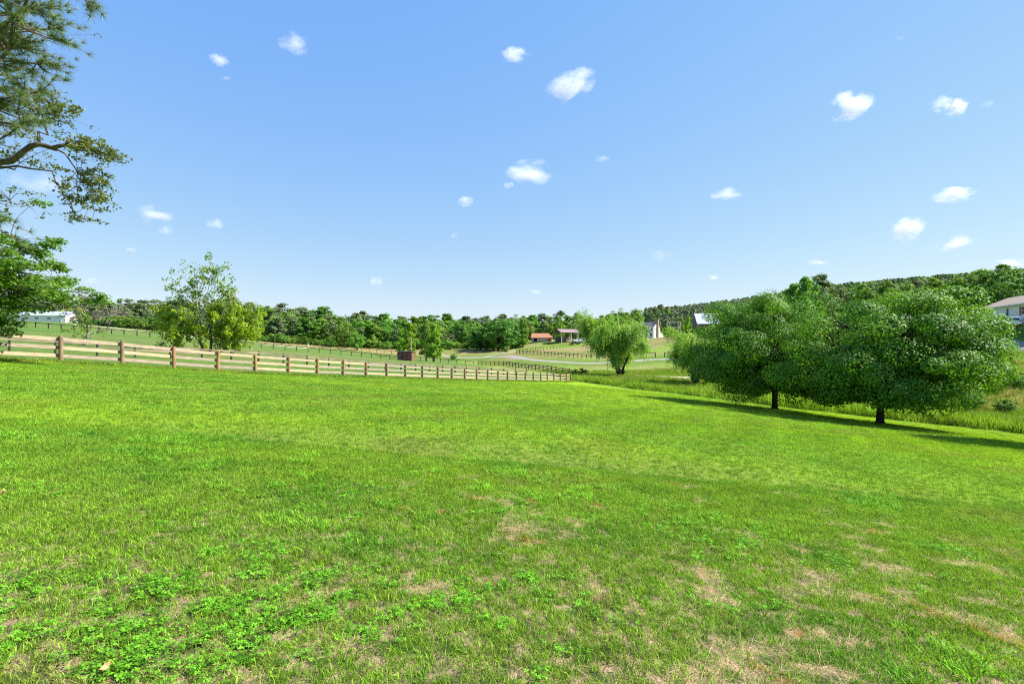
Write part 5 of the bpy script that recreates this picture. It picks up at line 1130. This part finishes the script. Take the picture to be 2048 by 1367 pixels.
# fallen leaves on the near turf
def leaf(px, py, size, col, label):
    Y = 1.7 * F / (py - 683.5)
    for _ in range(12): x = X(px, Y); Y = (EYE - gz(x, Y)) * F / (py - 683.5)
    x = X(px, Y); m = MB(); n = 9; m.v.append((0, 0, 0.012))
    for k in range(n): a = 2 * math.pi * k / n; rr = size * (0.55 + 0.45 * abs(math.cos(1.5 * a))); m.v.append((math.cos(a) * rr, math.sin(a) * rr * 0.7, 0.012 * math.cos(3 * a)))
    for k in range(n): m.f.append((0, 1 + k, 1 + (k + 1) % n))
    m.v += [(0, 0, 0.006)] + [(v[0], v[1], v[2] - 0.003) for v in m.v[1:n + 1]]
    for k in range(n): m.f.append((n + 1, n + 2 + (k + 1) % n, n + 2 + k))
    o = m.build('fallen_leaf', col); o.location = (x, Y, gz(x, Y) + 0.065); o.rotation_euler = (0.35, 0.2, px); tag(o, label, 'leaf', 'fallen leaves on the lawn')
M['dead_leaf'] = rough_mat('dead_leaf', (0.55, 0.30, 0.12), (0.40, 0.20, 0.08), 20, 0.7)
leaf(6, 995, 0.032, M['dead_leaf'], 'tan fallen leaf at the left edge of the lawn'); leaf(212, 1357, 0.032, M['dead_leaf'], 'large tan fallen leaf in the clover at the bottom')

# ------------------------------------------------------------------ clouds
def cloud_mat():
    m = bpy.data.materials.new('cloud_vapour'); m.use_nodes = True; nt = m.node_tree; L = nt.links; nt.nodes.remove(nt.nodes['Principled BSDF'])
    tc = N(nt, 'ShaderNodeTexCoord'); oi = N(nt, 'ShaderNodeObjectInfo'); ln = N(nt, 'ShaderNodeVectorMath', op='LENGTH'); L.new(tc.outputs['Object'], ln.inputs[0])
    off = N(nt, 'ShaderNodeVectorMath', op='SCALE'); cx = N(nt, 'ShaderNodeCombineXYZ'); [L.new(oi.outputs['Random'], cx.inputs[i]) for i in range(3)]; L.new(cx.outputs[0], off.inputs[0]); off.inputs['Scale'].default_value = 57.0
    ad = N(nt, 'ShaderNodeVectorMath', op='ADD'); L.new(tc.outputs['Object'], ad.inputs[0]); L.new(off.outputs[0], ad.inputs[1])
    no = N(nt, 'ShaderNodeTexNoise'); no.inputs['Scale'].default_value = 1.25; no.inputs['Detail'].default_value = 4; no.inputs['Roughness'].default_value = 0.52; L.new(ad.outputs[0], no.inputs['Vector'])
    s = N(nt, 'ShaderNodeMath', op='MULTIPLY_ADD'); L.new(no.outputs['Fac'], s.inputs[0]); s.inputs[1].default_value = 2.6; s.inputs[2].default_value = -0.72
    d = N(nt, 'ShaderNodeMath', op='SUBTRACT'); L.new(s.outputs[0], d.inputs[0]); L.new(ln.outputs['Value'], d.inputs[1])
    c = N(nt, 'ShaderNodeMapRange'); c.inputs[1].default_value = -0.15; c.inputs[2].default_value = 0.75; c.inputs[3].default_value = 0; c.inputs[4].default_value = 1; L.new(d.outputs[0], c.inputs[0])
    e = N(nt, 'ShaderNodeMapRange'); e.inputs[1].default_value = 1.0; e.inputs[2].default_value = 0.8; L.new(ln.outputs['Value'], e.inputs[0])
    at_ = N(nt, 'ShaderNodeAttribute', attribute_type='OBJECT'); at_.attribute_name = 'sigma'
    mu = N(nt, 'ShaderNodeMath', op='MULTIPLY'); L.new(c.outputs[0], mu.inputs[0]); L.new(e.outputs[0], mu.inputs[1]); mu2 = N(nt, 'ShaderNodeMath', op='MULTIPLY'); L.new(mu.outputs[0], mu2.inputs[0]); L.new(at_.outputs['Fac'], mu2.inputs[1])
    pv = N(nt, 'ShaderNodeVolumePrincipled'); pv.inputs['Color'].default_value = (0.96, 0.96, 0.98, 1); pv.inputs['Anisotropy'].default_value = 0.1; L.new(mu2.outputs[0], pv.inputs['Density']); L.new(pv.outputs[0], nt.nodes['Material Output'].inputs['Volume'])
    return m
M['cloud'] = cloud_mat()
_s = MB(); NU, NV = 20, 12
for i in range(NV + 1):
    for k in range(NU): a = math.pi * i / NV; b = 2 * math.pi * k / NU; _s.v.append((math.sin(a) * math.cos(b), math.sin(a) * math.sin(b), math.cos(a)))
for i in range(NV):
    for k in range(NU): _s.f.append((i * NU + k, (i + 1) * NU + k, (i + 1) * NU + (k + 1) % NU, i * NU + (k + 1) % NU))
cloud_me = _s.mesh('cloud'); cloud_me.materials.append(M['cloud'])
def cloud(px, py, w, h, od, label, tilt=0.0):
    Y = 1100 * F / (683 - py) ; Y = min(Y, 9000); x, y, z = P(px, py, Y); s = Y / F
    o = bpy.data.objects.new('cloud', cloud_me); COL.objects.link(o); o.location = (x, y, z); rx = w * s * 0.5 * 1.26; rz = h * s * 0.5 * 1.26; ry = (rx + rz) / 2
    o.scale = (rx, ry, rz); o.rotation_euler = (0, -tilt, 0); o['sigma'] = 0.42 * od / (ry * 1.1); tag(o, label, 'cloud')
for a in ((438, 119, 38, 26, 2.6, 'small white puff high in the left sky'), (452, 157, 16, 9, 1.0, 'tiny wisp below the small puff in the left sky'), (590, 87, 62, 32, 3.0, 'ragged white cloud highest in the left half of the sky'),
          (1031, 112, 58, 28, 4.5, 'flat white cloud near the top middle of the sky'), (1142, 172, 100, 52, 6.5, 'bright slanting cloud right below the flat top middle one', R(24)), (1704, 213, 72, 58, 7.0, 'bright heart shaped cloud in the upper right sky'),
          (1880, 209, 40, 28, 3.2, 'left puff of the pair in the upper right sky'), (1913, 215, 40, 36, 5.0, 'right puff of the pair in the upper right sky'), (1975, 208, 26, 14, 0.7, 'faint wisp right of the pair in the upper right sky'), (1205, 318, 38, 13, 1.2, 'faint thin streak in the middle of the sky'),
          (1064, 345, 92, 42, 6.0, 'broad white cloud in the middle of the sky'), (1018, 370, 20, 16, 2.2, 'tiny puff hanging below the broad middle cloud'), (931, 402, 32, 22, 3.0, 'small puff left below the broad middle cloud'), (1452, 389, 56, 24, 2.8, 'small ragged cloud right of the middle of the sky'),
          (1910, 389, 82, 28, 3.8, 'long ragged cloud near the right edge of the sky'), (1812, 461, 64, 44, 5.5, 'bright lumpy cloud low in the right sky', R(30)), (1911, 486, 64, 26, 3.6, 'slanting cloud low near the right edge', R(22)), (308, 431, 72, 34, 3.4, 'pale cloud low in the left sky'),
          (331, 459, 26, 20, 1.6, 'small wisp below the pale left cloud'), (431, 447, 34, 22, 2.4, 'small pale puff right of the pale left cloud'), (263, 500, 22, 12, 1.4, 'tiny pale puff low left above the woods'), (752, 562, 26, 24, 1.8, 'small pale puff low above the central woods'),
          (1426, 555, 20, 11, 3.0, 'tiny bright puff low above the ridge'), (1072, 584, 26, 12, 1.2, 'tiny faint puff just above the central woods'), (183, 561, 26, 14, 1.5, 'tiny faint puff low beside the maple'), (1322, 511, 44, 22, 0.9, 'faint patch low in the right of centre sky'), (1640, 524, 44, 12, 1.6, 'thin low cloud above the ridge top'),
          (2022, 527, 60, 18, 2.4, 'white cloud peeping over the trees at the right edge'), (85, 366, 110, 40, 2.0, 'soft cloud behind the drooping sprays at the left'), (908, 470, 18, 12, 0.7, 'barely visible wisp left of centre'), (1800, 75, 22, 12, 0.6, 'barely visible wisp high in the right sky')):
    cloud(*a)

# ------------------------------------------------------------------ sky, sun, camera
EXPO = 1.25
SUN_EL, SUN_AZ = R(46), R(6)           # azimuth from +X towards +Y
S = Vector((math.cos(SUN_EL) * math.cos(SUN_AZ), math.cos(SUN_EL) * math.sin(SUN_AZ), math.sin(SUN_EL)))
ld = bpy.data.lights.new('sun', 'SUN'); ld.energy = 5.0; ld.angle = R(0.53); ld.color = (1.0, 0.95, 0.86)
lo = bpy.data.objects.new('sun', ld); COL.objects.link(lo); lo.rotation_euler = (-S).to_track_quat('-Z', 'Y').to_euler(); lo.location = (60, 0, 80)

w = bpy.data.worlds.new('World'); SC.world = w; w.use_nodes = True
nt = w.node_tree; bg = nt.nodes['Background']
sky = nt.nodes.new('ShaderNodeTexSky'); sky.sky_type = 'NISHITA'; sky.sun_disc = False
sky.sun_elevation = SUN_EL; sky.sun_rotation = R(90) - SUN_AZ
sky.altitude = 0; sky.air_density = 1.0; sky.dust_density = 0.0; sky.ozone_density = 2.5
# the clear, slightly washed blue of a humid spring noon: a response curve on the sky's own radiance
SKY = 0.13; K = SKY * 2.0
sp = nt.nodes.new('ShaderNodeSeparateColor'); cb = nt.nodes.new('ShaderNodeCombineColor'); nt.links.new(sky.outputs[0], sp.inputs[0])
for i, (g, a, cap, pw) in enumerate(((0.78, 0.615, 0.85, 5.0), (0.50, 0.68, 1.05, 8.0), (0.05, 0.955, 3.0, 6.0))):
    m0 = nt.nodes.new('ShaderNodeMath'); m0.operation = 'MULTIPLY'; m0.inputs[1].default_value = K; nt.links.new(sp.outputs[i], m0.inputs[0])
    m1 = nt.nodes.new('ShaderNodeMath'); m1.operation = 'POWER'; m1.inputs[1].default_value = g; nt.links.new(m0.outputs[0], m1.inputs[0])
    def mth(op, x, y):
        m = nt.nodes.new('ShaderNodeMath'); m.operation = op
        for k, q in ((0, x), (1, y)):
            if isinstance(q, (int, float)): m.inputs[k].default_value = q
            else: nt.links.new(q, m.inputs[k])
        return m.outputs[0]
    v = mth('MULTIPLY', m1.outputs[0], a); d = mth('POWER', mth('ADD', mth('POWER', mth('DIVIDE', v, cap), pw), 1.0), 1.0 / pw)
    nt.links.new(mth('MULTIPLY', mth('DIVIDE', v, d), 1.0 / (SKY * 2 ** EXPO)), cb.inputs[i])
nt.links.new(cb.outputs[0], bg.inputs[0]); bg.inputs[1].default_value = SKY

cd = bpy.data.cameras.new('camera'); cam = bpy.data.objects.new('camera', cd); COL.objects.link(cam)
cd.sensor_width = 36; cd.lens = 18.0; cd.clip_start = 0.05; cd.clip_end = 30000
cam.location = (0, 0, EYE); cam.rotation_euler = (R(90), 0, 0)
SC.camera = cam
SC.view_settings.view_transform = 'Standard'; SC.view_settings.look = 'None'
SC.view_settings.exposure = EXPO; SC.view_settings.gamma = 1.0
try: SC.view_settings.use_curve_mapping = False
except Exception: pass
SC.cycles.use_denoising = False; SC.cycles.filter_width = 1.15
SC.cycles.max_bounces = 8; SC.cycles.transparent_max_bounces = 8; SC.cycles.volume_bounces = 6
